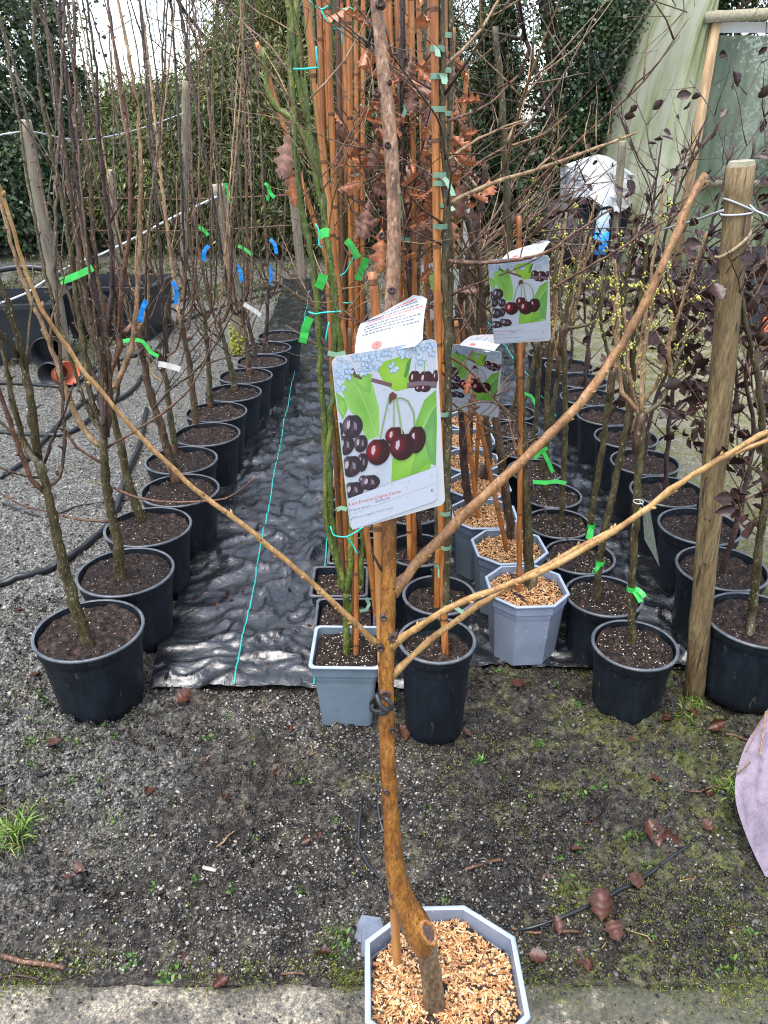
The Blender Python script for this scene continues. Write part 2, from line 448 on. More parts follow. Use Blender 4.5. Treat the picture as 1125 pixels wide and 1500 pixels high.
def twigs(mb, path, count, L, r, n=4, up=0.4, mi=0, lo=0.3, hi=1.0, sub=0, spread=0.75, tips=None):
    for _ in range(count):
        i = int(random.uniform(lo, hi) * (len(path) - 2)) + 1
        i = max(1, min(len(path) - 2, i))
        t = (path[i + 1] - path[i - 1]).normalized()
        d = (rnd_dir(t, spread) + Vector((0, 0, up))).normalized()
        l = L * random.uniform(0.4, 1.2); p = path[i]; pts = [p]
        for k in range(4):
            d = (d + Vector((random.gauss(0, 0.12), random.gauss(0, 0.12), random.gauss(0.06, 0.1)))).normalized()
            p = p + d * (l / 4); pts.append(p)
        pp = smooth_path(pts, 0.04)
        mb.tube(pp, [r * (1 - 0.75 * k / (len(pp) - 1)) * random.uniform(0.9, 1.2) for k in range(len(pp))], n, mi)
        if tips is not None: tips.append(pp)
        if sub: twigs(mb, pp, sub, L * 0.45, r * 0.6, 3, up, mi, 0.2, 1.0, 0, spread, tips)
def ribbon(mb, pts, w, mi=0, side=None, th=0.0004):
    """a flat strip of tape along pts, width w, with a little thickness"""
    pts = [Vector(p) for p in pts]; A = []; Bq = []
    for i, p in enumerate(pts):
        t = (pts[min(i + 1, len(pts) - 1)] - pts[max(i - 1, 0)]).normalized()
        view = (Vector((0.3, -1, 0.35))).normalized()
        s_ = Vector(side) if side is not None else t.cross(view)
        s_.normalize(); nrm = t.cross(s_)
        A.append([p - s_ * w / 2 - nrm * th, p + s_ * w / 2 - nrm * th, p + s_ * w / 2 + nrm * th, p - s_ * w / 2 + nrm * th])
    mb.loft(A, mi, True, True, True)
def band(mb, c, axis, R, w, mi=0, n=12, th=0.001):
    """a tape band round a stem (or round a stem and its cane)."""
    axis = Vector(axis).normalized(); u = axis.orthogonal().normalized(); v = axis.cross(u); c = Vector(c)
    prof = [(R, -w / 2), (R + th, -w / 2), (R + th, w / 2), (R, w / 2)]
    rings = []
    for j in range(n + 1):
        a = 2 * math.pi * j / n
        rings.append([c + (u * math.cos(a) + v * math.sin(a)) * r + axis * z for r, z in prof])
    mb.loft(rings, mi, True)

# ================================================================ SETTING
MEM_DRIFT = -0.054
def in_mem_left(x, y):
    xx = x - MEM_DRIFT * (y - 1.79)
    return (xx > -0.72) & (xx < 0.14) & (y > 1.80) & (y < 8.1)
def in_mem_right(x, y):
    xx = x + 0.03 * (y - 1.88)
    return (xx > 0.24) & (xx < 1.16) & (y > 1.90) & (y < 6.6)
SLAB_Y = 0.93
def ground_h(x, y):
    x = np.asarray(x, float); y = np.asarray(y, float)
    near = np.clip((4.2 - y) / 2.0, 0.25, 1.0)
    h = (fbm(x * 3.1 + 5, y * 3.1 + 2, 3) - 0.5) * 0.035 + (fbm(x * 17 + 40, y * 17 + 11, 3) - 0.5) * 0.050 * near
    cr = np.clip(fbm(x * 45 + 3, y * 45 + 8, 3) - 0.48, 0, 1) * 0.115 * near
    lump = np.clip(fbm(x * 2.3 + 60, y * 2.3 + 31, 2) - 0.4, 0, 0.3) / 0.3
    h = h + cr * (0.35 + 0.65 * lump)
    flatm = in_mem_left(x, y) | in_mem_right(x, y)
    h = np.where(flatm, -0.012, h)
    h = np.where(y < SLAB_Y + 0.03, h * 0.4 - 0.001, h)
    h = np.where(y < SLAB_Y - 0.015, -0.03, h)
    return h * np.clip((40 - y) / 20, 0, 1)
def gz(x, y):
    return float(ground_h(np.array([x]), np.array([y]))[0])

def axis(fine0, fine1, st, lo, hi, g=1.09):
    a = list(np.arange(fine0, fine1, st)); s = st; v = a[-1]
    while v < hi: s = min(s * g, 25); v += s; a.append(v)
    s = st; v = a[0]; b = []
    while v > lo: s = min(s * g, 25); v -= s; b.append(v)
    return np.array(b[::-1] + a)
gx = axis(-1.5, 1.5, 0.0115, -220, 220, 1.05); gy = axis(0.90, 2.5, 0.0115, -8, 320, 1.035)
XX, YY = np.meshgrid(gx, gy); ZZ = ground_h(XX, YY)
nx, ny = len(gx), len(gy)
gv = np.stack([XX.ravel(), YY.ravel(), ZZ.ravel()], 1)
ii = (np.arange(ny - 1)[:, None] * nx + np.arange(nx - 1)[None, :]).ravel()
gq = np.stack([ii, ii + 1, ii + nx + 1, ii + nx], 1)

def ground_material():
    m, nt, b = new_mat('wet_soil_and_grit')
    mp = mapping(nt, (1, 1, 1)); L = nt.links
    big = N(nt, 'ShaderNodeTexNoise', Scale=1.7, Detail=4, Roughness=0.6); L.new(mp.outputs[0], big.inputs['Vector'])
    mid = N(nt, 'ShaderNodeTexNoise', Scale=55, Detail=8, Roughness=0.78); L.new(mp.outputs[0], mid.inputs['Vector'])
    vor = N(nt, 'ShaderNodeTexVoronoi', Scale=190); L.new(mp.outputs[0], vor.inputs['Vector'])
    soil = ramp(nt, [(0.38, (0.0075, 0.006, 0.005)), (0.5, (0.040, 0.032, 0.026)), (0.60, (0.155, 0.132, 0.108))]); L.new(mid.outputs['Fac'], soil.inputs[0])
    grit = ramp(nt, [(0.15, (0.025, 0.024, 0.021)), (0.45, (0.10, 0.098, 0.088)), (0.7, (0.26, 0.255, 0.23)), (0.95, (0.5, 0.48, 0.42))]); L.new(vor.outputs['Color'], grit.inputs[0])
    gr2 = N(nt, 'ShaderNodeMix', data_type='RGBA', blend_type='MULTIPLY'); gr2.inputs[0].default_value = 0.8
    mr2 = ramp(nt, [(0.4, 0.25), (0.58, 1.0)]); L.new(mid.outputs['Fac'], mr2.inputs[0])
    L.new(grit.outputs[0], gr2.inputs[6]); L.new(mr2.outputs[0], gr2.inputs[7])
    # grit mask: more grit away to the left and far off, soil near the pots
    sep = nt.nodes.new('ShaderNodeSeparateXYZ'); L.new(mp.outputs[0], sep.inputs[0])
    mx_ = N(nt, 'ShaderNodeMapRange'); mx_.inputs[1].default_value = -0.25; mx_.inputs[2].default_value = -1.05; mx_.inputs[3].default_value = 0; mx_.inputs[4].default_value = 0.22; L.new(sep.outputs['X'], mx_.inputs[0])
    my_ = N(nt, 'ShaderNodeMapRange'); my_.inputs[1].default_value = 1.8; my_.inputs[2].default_value = 4.0; my_.inputs[3].default_value = 0; my_.inputs[4].default_value = 0.22; L.new(sep.outputs['Y'], my_.inputs[0])
    ad = N(nt, 'ShaderNodeMath', operation='ADD'); L.new(mx_.outputs[0], ad.inputs[0]); L.new(my_.outputs[0], ad.inputs[1])
    ad2 = N(nt, 'ShaderNodeMath', operation='ADD'); L.new(ad.outputs[0], ad2.inputs[0]); L.new(big.outputs['Fac'], ad2.inputs[1])
    gm = ramp(nt, [(0.54, 0.0), (0.74, 1.0)]); L.new(ad2.outputs[0], gm.inputs[0])
    tone = N(nt, 'ShaderNodeTexNoise', Scale=6.5, Detail=6, Roughness=0.65); L.new(mp.outputs[0], tone.inputs['Vector'])
    tr_ = ramp(nt, [(0.38, (0.38, 0.38, 0.38)), (0.52, (0.85, 0.85, 0.85)), (0.64, (1.7, 1.65, 1.55))]); L.new(tone.outputs['Fac'], tr_.inputs[0])
    sm = N(nt, 'ShaderNodeMix', data_type='RGBA', blend_type='MULTIPLY'); sm.inputs[0].default_value = 1.0; L.new(soil.outputs[0], sm.inputs[6]); L.new(tr_.outputs[0], sm.inputs[7])
    c1 = N(nt, 'ShaderNodeMix', data_type='RGBA'); L.new(gm.outputs[0], c1.inputs[0]); L.new(sm.outputs[2], c1.inputs[6]); L.new(gr2.outputs[2], c1.inputs[7])
    # tan, mossy hard standing far right
    tan = N(nt, 'ShaderNodeMapRange'); tan.inputs[1].default_value = 1.15; tan.inputs[2].default_value = 1.9; L.new(sep.outputs['X'], tan.inputs[0])
    tcol = ramp(nt, [(0.35, (0.15, 0.13, 0.085)), (0.65, (0.38, 0.34, 0.24))]); L.new(mid.outputs['Fac'], tcol.inputs[0])
    tm = N(nt, 'ShaderNodeMath', operation='MULTIPLY'); tm.inputs[1].default_value = 0.85; L.new(tan.outputs[0], tm.inputs[0])
    c2 = N(nt, 'ShaderNodeMix', data_type='RGBA'); L.new(tm.outputs[0], c2.inputs[0]); L.new(c1.outputs[2], c2.inputs[6]); L.new(tcol.outputs[0], c2.inputs[7])
    # moss film
    mo = N(nt, 'ShaderNodeTexNoise', Scale=6.5, Detail=9, Roughness=0.8); L.new(mp.outputs[0], mo.inputs['Vector'])
    mxr = N(nt, 'ShaderNodeMapRange'); mxr.inputs[1].default_value = -0.2; mxr.inputs[2].default_value = 0.9; mxr.inputs[3].default_value = -0.03; mxr.inputs[4].default_value = 0.10; L.new(sep.outputs['X'], mxr.inputs[0])
    mad = N(nt, 'ShaderNodeMath', operation='ADD'); L.new(mo.outputs['Fac'], mad.inputs[0]); L.new(mxr.outputs[0], mad.inputs[1])
    mm = ramp(nt, [(0.55, 0.0), (0.66, 0.85)]); L.new(mad.outputs[0], mm.inputs[0])
    mc = ramp(nt, [(0.3, (0.03, 0.035, 0.008)), (0.55, (0.11, 0.13, 0.022)), (0.75, (0.21, 0.21, 0.04))]); L.new(mid.outputs['Fac'], mc.inputs[0])
    c3 = N(nt, 'ShaderNodeMix', data_type='RGBA'); L.new(mm.outputs[0], c3.inputs[0]); L.new(c2.outputs[2], c3.inputs[6]); L.new(mc.outputs[0], c3.inputs[7])
    L.new(c3.outputs[2], b.inputs['Base Color'])
    ro = ramp(nt, [(0.40, 0.16), (0.6, 0.5)]); wet = N(nt, 'ShaderNodeTexNoise', Scale=5, Detail=3); L.new(mp.outputs[0], wet.inputs['Vector']); L.new(wet.outputs['Fac'], ro.inputs[0])
    L.new(ro.outputs[0], b.inputs['Roughness'])
    bp = N(nt, 'ShaderNodeBump', Strength=1.0, Distance=0.012); L.new(mid.outputs['Fac'], bp.inputs['Height'])
    bp2 = N(nt, 'ShaderNodeBump', Strength=0.8, Distance=0.004); L.new(vor.outputs['Distance'], bp2.inputs['Height']); L.new(bp.outputs[0], bp2.inputs['Normal'])
    L.new(bp2.outputs[0], b.inputs['Normal'])
    return m
M['ground'] = ground_material()
g_o = obj('ground', np_mesh('ground', gv, gq, 'ground', smooth=True)); g_o['kind'] = 'structure'

# concrete edging in front
def slab_material():
    m, nt, b = new_mat('worn_wet_concrete'); mp = mapping(nt, (1, 1, 1)); L = nt.links
    n1 = N(nt, 'ShaderNodeTexNoise', Scale=110, Detail=9, Roughness=0.85); L.new(mp.outputs[0], n1.inputs['Vector'])
    n2 = N(nt, 'ShaderNodeTexNoise', Scale=9, Detail=5); L.new(mp.outputs[0], n2.inputs['Vector'])
    v = N(nt, 'ShaderNodeTexVoronoi', Scale=110); L.new(mp.outputs[0], v.inputs['Vector'])
    c = ramp(nt, [(0.38, (0.02, 0.019, 0.017)), (0.46, (0.13, 0.122, 0.105)), (0.53, (0.24, 0.21, 0.16)), (0.61, (0.62, 0.52, 0.36))]); L.new(n1.outputs['Fac'], c.inputs[0])
    d = ramp(nt, [(0.42, (0.045, 0.045, 0.042)), (0.58, (1, 1, 1))]); L.new(n2.outputs['Fac'], d.inputs[0])
    mx = N(nt, 'ShaderNodeMix', data_type='RGBA', blend_type='MULTIPLY'); mx.inputs[0].default_value = 0.6; L.new(c.outputs[0], mx.inputs[6]); L.new(d.outputs[0], mx.inputs[7])
    sep = nt.nodes.new('ShaderNodeSeparateXYZ'); L.new(mp.outputs[0], sep.inputs[0])
    n4 = N(nt, 'ShaderNodeTexNoise', Scale=14, Detail=6, Roughness=0.7); L.new(mp.outputs[0], n4.inputs['Vector'])
    mr = N(nt, 'ShaderNodeMapRange'); mr.inputs[1].default_value = -0.1; mr.inputs[2].default_value = 0.6; mr.inputs[3].default_value = -0.12; mr.inputs[4].default_value = 0.22; L.new(sep.outputs['X'], mr.inputs[0])
    a = N(nt, 'ShaderNodeMath', operation='ADD'); L.new(n4.outputs['Fac'], a.inputs[0]); L.new(mr.outputs[0], a.inputs[1])
    mk = ramp(nt, [(0.5, 0.0), (0.62, 0.9)]); L.new(a.outputs[0], mk.inputs[0])
    so = ramp(nt, [(0.35, (0.025, 0.023, 0.02)), (0.6, (0.085, 0.085, 0.05)), (0.7, (0.13, 0.14, 0.04))]); L.new(n1.outputs['Fac'], so.inputs[0])
    m2 = N(nt, 'ShaderNodeMix', data_type='RGBA'); L.new(mk.outputs[0], m2.inputs[0]); L.new(mx.outputs[2], m2.inputs[6]); L.new(so.outputs[0], m2.inputs[7])
    L.new(m2.outputs[2], b.inputs['Base Color']); b.inputs['Roughness'].default_value = 0.5
    bp = N(nt, 'ShaderNodeBump', Strength=0.7, Distance=0.005); L.new(n1.outputs['Fac'], bp.inputs['Height']); L.new(bp.outputs[0], b.inputs['Normal'])
    return m
M['slab'] = slab_material()
sx = np.arange(-2.4, 2.4, 0.011); rows = []
fr = SLAB_Y - 0.004 + (fbm(sx * 9, sx * 0 + 3, 4) - 0.5) * 0.035
for yy, zz in ((1.0, -0.05), (1.0, -0.008), (0.994, 0.001)):
    rows.append(np.stack([sx, fr * yy, np.full_like(sx, zz)], 1))
for k in range(1, 40):
    y_ = fr * 0.992 - 0.0125 * k
    rows.append(np.stack([sx, y_, 0.004 + (fbm(sx * 30, y_ * 30, 3) - 0.5) * 0.008], 1))
rows.append(np.stack([sx, np.full_like(sx, -1.5), np.full_like(sx, 0.004)], 1))
sv = np.concatenate(rows); k_ = len(sx)
ii = (np.arange(len(rows) - 1)[:, None] * k_ + np.arange(k_ - 1)[None, :]).ravel()
s_o = obj('concrete_edging', np_mesh('concrete_edging', sv, np.stack([ii + 1, ii, ii + k_, ii + k_ + 1], 1), 'slab', smooth=True)); s_o['kind'] = 'structure'

# ---------------------------------------------------------------- weed membrane
def membrane_material():
    m, nt, b = new_mat('wet_black_woven_membrane'); mp = mapping(nt, (1, 1, 1)); L = nt.links
    n1 = N(nt, 'ShaderNodeTexNoise', Scale=11, Detail=6, Roughness=0.65); L.new(mp.outputs[0], n1.inputs['Vector'])
    c = ramp(nt, [(0.35, (0.005, 0.006, 0.008)), (0.58, (0.012, 0.0135, 0.016)), (0.74, (0.04, 0.037, 0.034))]); L.new(n1.outputs['Fac'], c.inputs[0])
    L.new(c.outputs[0], b.inputs['Base Color'])
    r = ramp(nt, [(0.38, 0.17), (0.55, 0.26), (0.72, 0.5)]); L.new(n1.outputs['Fac'], r.inputs[0]); L.new(r.outputs[0], b.inputs['Roughness'])
    b.inputs['Specular IOR Level'].default_value = 1.0; b.inputs['Coat Weight'].default_value = 0.5; b.inputs['Coat Roughness'].default_value = 0.24; b.inputs['Coat IOR'].default_value = 1.6
    n2 = N(nt, 'ShaderNodeTexNoise', Scale=38, Detail=6, Roughness=0.6, Distortion=1.2); L.new(mp.outputs[0], n2.inputs['Vector'])
    bp = N(nt, 'ShaderNodeBump', Strength=0.55, Distance=0.008); L.new(n2.outputs['Fac'], bp.inputs['Height']); L.new(bp.outputs[0], b.inputs['Normal'])
    return m
M['membrane'] = membrane_material()
M['teal_line'] = flat('teal_marker_thread', (0.03, 0.38, 0.34), 0.4)
def mem_h(x, y):
    wx = x + (fbm(x * 2.4 + 9, y * 2.4, 3) - 0.5) * 0.5; wy = y + (fbm(x * 2.4, y * 2.4 + 50, 3) - 0.5) * 0.42
    n = fbm(wx * 5 + wy * 3, wy * 8 - wx * 2, 3); rid = (1 - np.abs(n * 2 - 1)) ** 6
    n2 = fbm(wx * 11 + 30, wy * 7 + 20, 3); rid2 = (1 - np.abs(n2 * 2 - 1)) ** 8
    n3 = fbm(wx * 18 + 3, wy * 26 + 7, 2); rid3 = (1 - np.abs(n3 * 2 - 1)) ** 5
    return 0.006 + rid * 0.017 + rid2 * 0.012 + rid3 * 0.006 + fbm(x * 2.5, y * 2.5, 2) * 0.02 + fbm(wx * 12, wy * 18, 2) * 0.004
def membrane(name, x0, x1, y0, y1, drift, label, lines, curl=0.0):
    ys = [y0]; st = 0.0085
    while ys[-1] < y1: ys.append(ys[-1] + st); st = min(st * 1.008, 0.06)
    ys = np.array(ys); xs = np.arange(x0, x1, 0.0095)
    A, B = np.meshgrid(xs, ys)
    Bf = B + np.where(B < y0 + 0.2, (fbm(A * 8, A * 0 + 2, 3) - 0.5) * 0.06 * (1 - (B - y0) / 0.2), 0)
    X_ = A + drift * (B - y0) + (np.where(A < x0 + 0.05, 1, 0) + np.where(A > x1 - 0.05, 1, 0)) * (fbm(B * 4, B * 0 + 7, 3) - 0.5) * 0.03
    H_ = mem_h(A, Bf)
    edge = np.clip(np.minimum(np.minimum(A - x0, x1 - A), B - y0) / 0.03, 0, 1)
    H_ = H_ * (0.75 + 0.25 * edge)
    if curl: H_ = H_ + np.clip((B - (y1 - 0.4)) / 0.4, 0, 1) ** 2 * curl
    v = np.stack([X_.ravel(), Bf.ravel(), H_.ravel()], 1); n_ = len(xs)
    i_ = (np.arange(len(ys) - 1)[:, None] * n_ + np.arange(n_ - 1)[None, :]).ravel()
    base = Vector(((x0 + x1) / 2, (y0 + y1) / 2, 0))
    t = thing(name, label, 'membrane', base, 'weed membrane strips')
    obj('sheet', np_mesh('sheet', v - np.array(base), np.stack([i_, i_ + 1, i_ + n_ + 1, i_ + n_], 1), 'membrane', smooth=True), t)
    for fx, dr in lines:
        mb = MB(); P = []
        for y_ in np.arange(y0 + 0.01, y1, 0.02):
            a_ = fx + (dr - drift) * (y_ - y0) + 0.003 * math.sin(y_ * 9)
            P.append(Vector((a_ + drift * (y_ - y0), y_, float(mem_h(np.array([a_]), np.array([y_]))[0]) + 0.002)))
        ribbon(mb, P, 0.0045, 0, side=(1, 0, 0), th=0.0006)
        part('woven_line', mb, 'teal_line', t)
    return t
membrane('weed_membrane', -0.70, 0.13, 1.79, 8.1, MEM_DRIFT, 'creased black weed membrane strip in the open aisle beside the row of leaning trees',
         [(-0.44, -0.049), (-0.205, -0.02)], curl=0.05)
membrane('weed_membrane', 0.25, 1.15, 1.89, 6.5, -0.03, 'black weed membrane strip under the octagonal pots and dark-leaved saplings', [(1.09, -0.052), (0.62, -0.03)])

# ---------------------------------------------------------------- polytunnel
TY = 8.6
def tp(x, y, dy=0.0): return W(x, y, TY + dy)
def film_material(name, cols, alpha, streak=2.2):
    m, nt, b = new_mat(name); mp = mapping(nt, (streak, streak, 0.5)); L = nt.links
    n1 = N(nt, 'ShaderNodeTexNoise', Scale=1.6, Detail=7, Roughness=0.65); L.new(mp.outputs[0], n1.inputs['Vector'])
    c = ramp(nt, cols); L.new(n1.outputs['Fac'], c.inputs[0])
    L.new(c.outputs[0], b.inputs['Base Color']); b.inputs['Roughness'].default_value = 0.35
    t = N(nt, 'ShaderNodeBsdfTranslucent'); L.new(c.outputs[0], t.inputs[0])
    mx = N(nt, 'ShaderNodeMixShader'); mx.inputs[0].default_value = 0.4; L.new(b.outputs[0], mx.inputs[1]); L.new(t.outputs[0], mx.inputs[2])
    tr = nt.nodes.new('ShaderNodeBsdfTransparent'); m2 = N(nt, 'ShaderNodeMixShader'); m2.inputs[0].default_value = alpha
    L.new(tr.outputs[0], m2.inputs[1]); L.new(mx.outputs[0], m2.inputs[2]); L.new(m2.outputs[0], nt.nodes['Material Output'].inputs[0])
    return m
M['film'] = film_material('algae_stained_film', [(0.32, (0.28, 0.32, 0.15)), (0.45, (0.43, 0.46, 0.30)), (0.6, (0.56, 0.57, 0.45))], 0.97)
M['net'] = film_material('green_door_netting', [(0.3, (0.08, 0.125, 0.085)), (0.5, (0.17, 0.22, 0.16)), (0.7, (0.3, 0.36, 0.28))], 0.9)
M['film_low'] = film_material('green_stained_lower_film', [(0.25, (0.10, 0.16, 0.07)), (0.55, (0.30, 0.37, 0.24)), (0.8, (0.5, 0.56, 0.45))], 0.95)
pt = thing('polytunnel', 'polytunnel with algae-stained plastic end wall and green netted doorway', 'polytunnel', (5.2, TY, 0))
# hoop line of the end wall (left half, mirrored on the right)
bl = tp(920, 400); top_l = tp(1036, -20)
hoop = []
CXT = 5.35; R0 = CXT - bl.x
half = smooth_path([Vector((bl.x, TY, -0.05)), Vector((bl.x + 0.14, TY, 1.0)), Vector((bl.x + 0.37, TY, 2.4)), Vector((bl.x + 0.75, TY, 3.15)), Vector((bl.x + 1.5, TY, 3.7)), Vector((CXT, TY, 3.95))], 0.25)
hoop = half + [Vector((2 * CXT - p.x, TY, p.z)) for p in half[:-1][::-1]]
mb = MB(); mb.tube(hoop, 0.03, 8); part('hoop', mb, 'film', pt)
mb = MB()
rings = []
for j in range(8):
    rings.append([p + Vector((0, j * 1.1, 0.02 * math.sin(j * 3.1 + i * 0.4))) for i, p in enumerate(hoop)])
mb.loft(rings, 0, closed=False); part('roof_cover', mb, 'film', pt)
post_b = tp(987, 405); post_t = tp(1042, 20); PX = 0.5 * (post_b.x + post_t.x)
# end wall sheet, left of the doorway, a grid with folds, between hoop and door post
def hoop_x(z):
    return float(np.interp(z, [p.z for p in half], [p.x for p in half]))
mb = MB(); rings = []
for i in range(41):
    z = -0.05 + 3.1 * i / 40; x0 = hoop_x(z) - 0.01; x1 = PX + 0.02; r_ = []
    for j in range(21):
        u = j / 20; x = x0 + (x1 - x0) * u
        r_.append(Vector((x, TY - 0.035 + 0.025 * math.sin(u * 17 + z * 1.7) * (0.3 + 0.7 * u) + 0.05 * float(fbm(np.array([x * 4]), np.array([z * 1.5]), 3)[0]) - 0.03, z)))
    rings.append(r_)
mb.loft(rings, 0, closed=False); part('end_sheet', mb, 'film', pt)
mb = MB(); mb.box((PX, TY - 0.07, 1.2), (0.038, 0.045, 1.24)); part('door_post', mb, 'timber_tan', pt)
D2 = PX + 1.03
mb = MB(); mb.box((D2, TY - 0.07, 1.2), (0.05, 0.045, 1.24)); part('door_post', mb, 'timber_grey', pt)
mb = MB(); mb.box(((PX + D2) / 2 + 0.1, TY - 0.09, 2.42), (0.72, 0.05, 0.045), R=Matrix.Rotation(-0.05, 3, 'Y')); part('lintel', mb, 'timber_top', pt)
def sheet(name, x0, x1, z0, z1, y, mat, amp=0.02, f=9):
    mb = MB(); rings = []
    for i in range(25):
        z = z0 + (z1 - z0) * i / 24
        rings.append([Vector((x0 + (x1 - x0) * j / 20, y + amp * math.sin(f * j / 20 * 3 + z * 1.3), z)) for j in range(21)])
    mb.loft(rings, 0, closed=False); return part(name, mb, mat, pt)
sheet('door_netting', PX + 0.05, D2 - 0.05, 0.95, 2.25, TY + 0.0, 'net')
sheet('door_flap', PX + 0.05, D2 - 0.05, 0.0, 0.93, TY + 0.03, 'film_low')
sheet('top_pane', PX + 0.05, D2 - 0.05, 2.27, 2.36, TY + 0.01, 'white_sheet', 0.003)
mb = MB(); mb.box(((PX + D2) / 2, TY - 0.03, 0.95), (D2 / 2 - PX / 2 - 0.05, 0.03, 0.03)); part('door_rail', mb, 'timber_grey', pt)
sheet('end_sheet', D2 + 0.05, CXT + R0 - 0.4, -0.05, 2.6, TY + 0.0, 'film', 0.03)

# ---------------------------------------------------------------- background trees
def foliage_mesh(name, cen, rad, count, size, pal, seed, droop=0.0, clump=220, elong=1.0, hollow=0.55, zmin=0.05, lumpy=0.35, wid=0.5):
    """leaf quads in clumps through an ellipsoid; pal = list of linear colours (one picked per clump, jittered per leaf)."""
    rg = np.random.default_rng(seed)
    K = clump
    d = rg.normal(size=(K, 3)); d /= np.linalg.norm(d, axis=1)[:, None]
    rr = (hollow + (1 - hollow) * rg.random(K) ** 0.6)[:, None]
    rr *= (1 + lumpy * (rg.random(K) - 0.5))[:, None]
    cc = np.array(cen) + d * rr * np.array(rad)
    cs = (0.10 + 0.13 * rg.random(K))[:, None] * np.array(rad).mean()
    which = rg.integers(0, K, count)
    off = rg.normal(size=(count, 3)) * cs[which] * np.array([1, 1, 0.8])
    p = cc[which] + off
    keep = p[:, 2] > zmin; p = p[keep]; which = which[keep]; n = len(p)
    s = size * (0.6 + 0.9 * rg.random(n))
    a = rg.normal(size=(n, 3))
    if droop: cd_ = rg.normal(size=(K, 3)) + d * 0.8; a = a * 0.55 + cd_[which]
    a[:, 2] -= droop * 1.5; a /= np.linalg.norm(a, axis=1)[:, None]
    bvec = rg.normal(size=(n, 3)); bvec -= a * (a * bvec).sum(1)[:, None]; bvec /= np.linalg.norm(bvec, axis=1)[:, None]
    nrm = np.cross(a, bvec)
    L_ = (a * (s * elong)[:, None]); B_ = bvec * (s * wid)[:, None]
    v = np.stack([p - L_ * 0.5, p + B_ * 0.9 - L_ * 0.05 + nrm * (s * 0.18)[:, None], p + L_ * 0.5, p - B_ * 0.9 - L_ * 0.05 + nrm * (s * 0.18)[:, None]], 1).reshape(-1, 3)
    q = np.arange(4 * n).reshape(n, 4)
    pal = np.array(pal); ck = rg.integers(0, len(pal), K)
    col = pal[ck[which]] * (0.6 + 0.8 * rg.random((n, 1))) * (1 + 0.12 * rg.normal(size=(n, 3)))
    return np_mesh(name, v, q, 'foliage', np.repeat(np.clip(col, 0.002, 1), 4, axis=0))
def limb_mesh(mb, base, h, r, n_limb, spread, seed, depth=3):
    random.seed(seed)
    def grow(p, d, l, rad, lev):
        pts = [p]
        for k in range(4):
            d = (d + Vector((random.gauss(0, 0.13), random.gauss(0, 0.13), random.gauss(0.03, 0.08)))).normalized()
            p = p + d * (l / 4); pts.append(p)
        pp = smooth_path(pts, max(0.08, l / 10))
        mb.tube(pp, [rad * (1 - 0.5 * k / (len(pp) - 1)) for k in range(len(pp))], 7 if lev > 1 else 4)
        if lev > 0:
            for _ in range(n_limb):
                i = random.randint(len(pp) // 3, len(pp) - 1)
                grow(pp[i], rnd_dir(d, spread), l * random.uniform(0.45, 0.7), rad * 0.5, lev - 1)
    grow(Vector(base), Vector((0, 0, 1)), h, r, depth)
IVY = [(0.03, 0.058, 0.024), (0.042, 0.076, 0.032), (0.06, 0.10, 0.04), (0.034, 0.062, 0.038), (0.09, 0.125, 0.06)]
CON = [(0.07, 0.092, 0.032), (0.12, 0.135, 0.045), (0.17, 0.18, 0.06), (0.085, 0.11, 0.04), (0.21, 0.21, 0.075)]
DRK = [(0.028, 0.045, 0.016), (0.045, 0.066, 0.022), (0.065, 0.085, 0.03), (0.09, 0.115, 0.042)]
def bg_tree(name, label, x, y, h, crowns, trunk_r, pal, seed, limbs=3, droop=0, elong=1.0, twig=True, group='trees along the back boundary'):
    t = thing(name, label, 'tree', (x, y, 0), group)
    mb = MB(); limb_mesh(mb, (x, y, -0.05), h, trunk_r, limbs, 0.5, seed, 3 if twig else 1); part('trunk', mb, 'bark_dark', t)
    for i, (c, rad, cnt, sz, hol, cl) in enumerate(crowns):
        me = foliage_mesh('crown', (c[0] , c[1], c[2]), rad, int(cnt * (2.6 if droop else 1)), sz * (0.72 if droop else 1), pal, seed * 10 + i, droop, cl * (3 if droop else 1), elong, hol, wid=0.22 if droop else 0.5)
        me.transform(Matrix.Translation((-x, -y, 0)))
        obj('crown', me, t)
    return t
bg_tree('ivy_clad_tree', 'tall dark ivy-clad tree at the far corner behind the black tubs', -5.3, 10.6, 4.6,
        [((-5.5, 10.6, 2.5), (1.3, 1.0, 2.1), 70000, 0.045, 0.3, 170), ((-4.7, 10.3, 0.7), (1.1, 0.7, 0.8), 22000, 0.055, 0.3, 110)], 0.16, IVY, 11)
bg_tree('ivy_clad_tree', 'slim ivy-clad tree with pale bare twigs beside the sky gap', -4.3, 11.8, 4.4,
        [((-4.45, 11.8, 1.7), (0.5, 0.6, 1.6), 16000, 0.045, 0.3, 80)], 0.10, IVY, 12, limbs=5)
bg_tree('conifer', 'low yellow-green conifer below the sky gap', -2.85, 10.8, 1.7,
        [((-2.85, 10.8, 0.85), (0.95, 0.8, 1.0), 60000, 0.055, 0.3, 260)], 0.09, CON, 13, 2, 0.9, 1.9, False)
bg_tree('conifer', 'tall olive conifer behind the blue-tagged trees', -1.25, 10.6, 3.9,
        [((-1.25, 10.6, 1.2), (1.15, 0.9, 1.3), 85000, 0.055, 0.3, 330), ((-1.1, 10.7, 2.7), (0.75, 0.7, 1.2), 18000, 0.055, 0.15, 50)], 0.13, CON, 14, 2, 0.9, 1.9, False)
bg_tree('conifer', 'dark olive conifer directly behind the bamboo canes', 0.1, 11.0, 4.0,
        [((0.1, 11.0, 1.6), (0.8, 0.8, 1.75), 55000, 0.055, 0.3, 220)], 0.12, DRK, 15, 2, 0.8, 1.8, False)
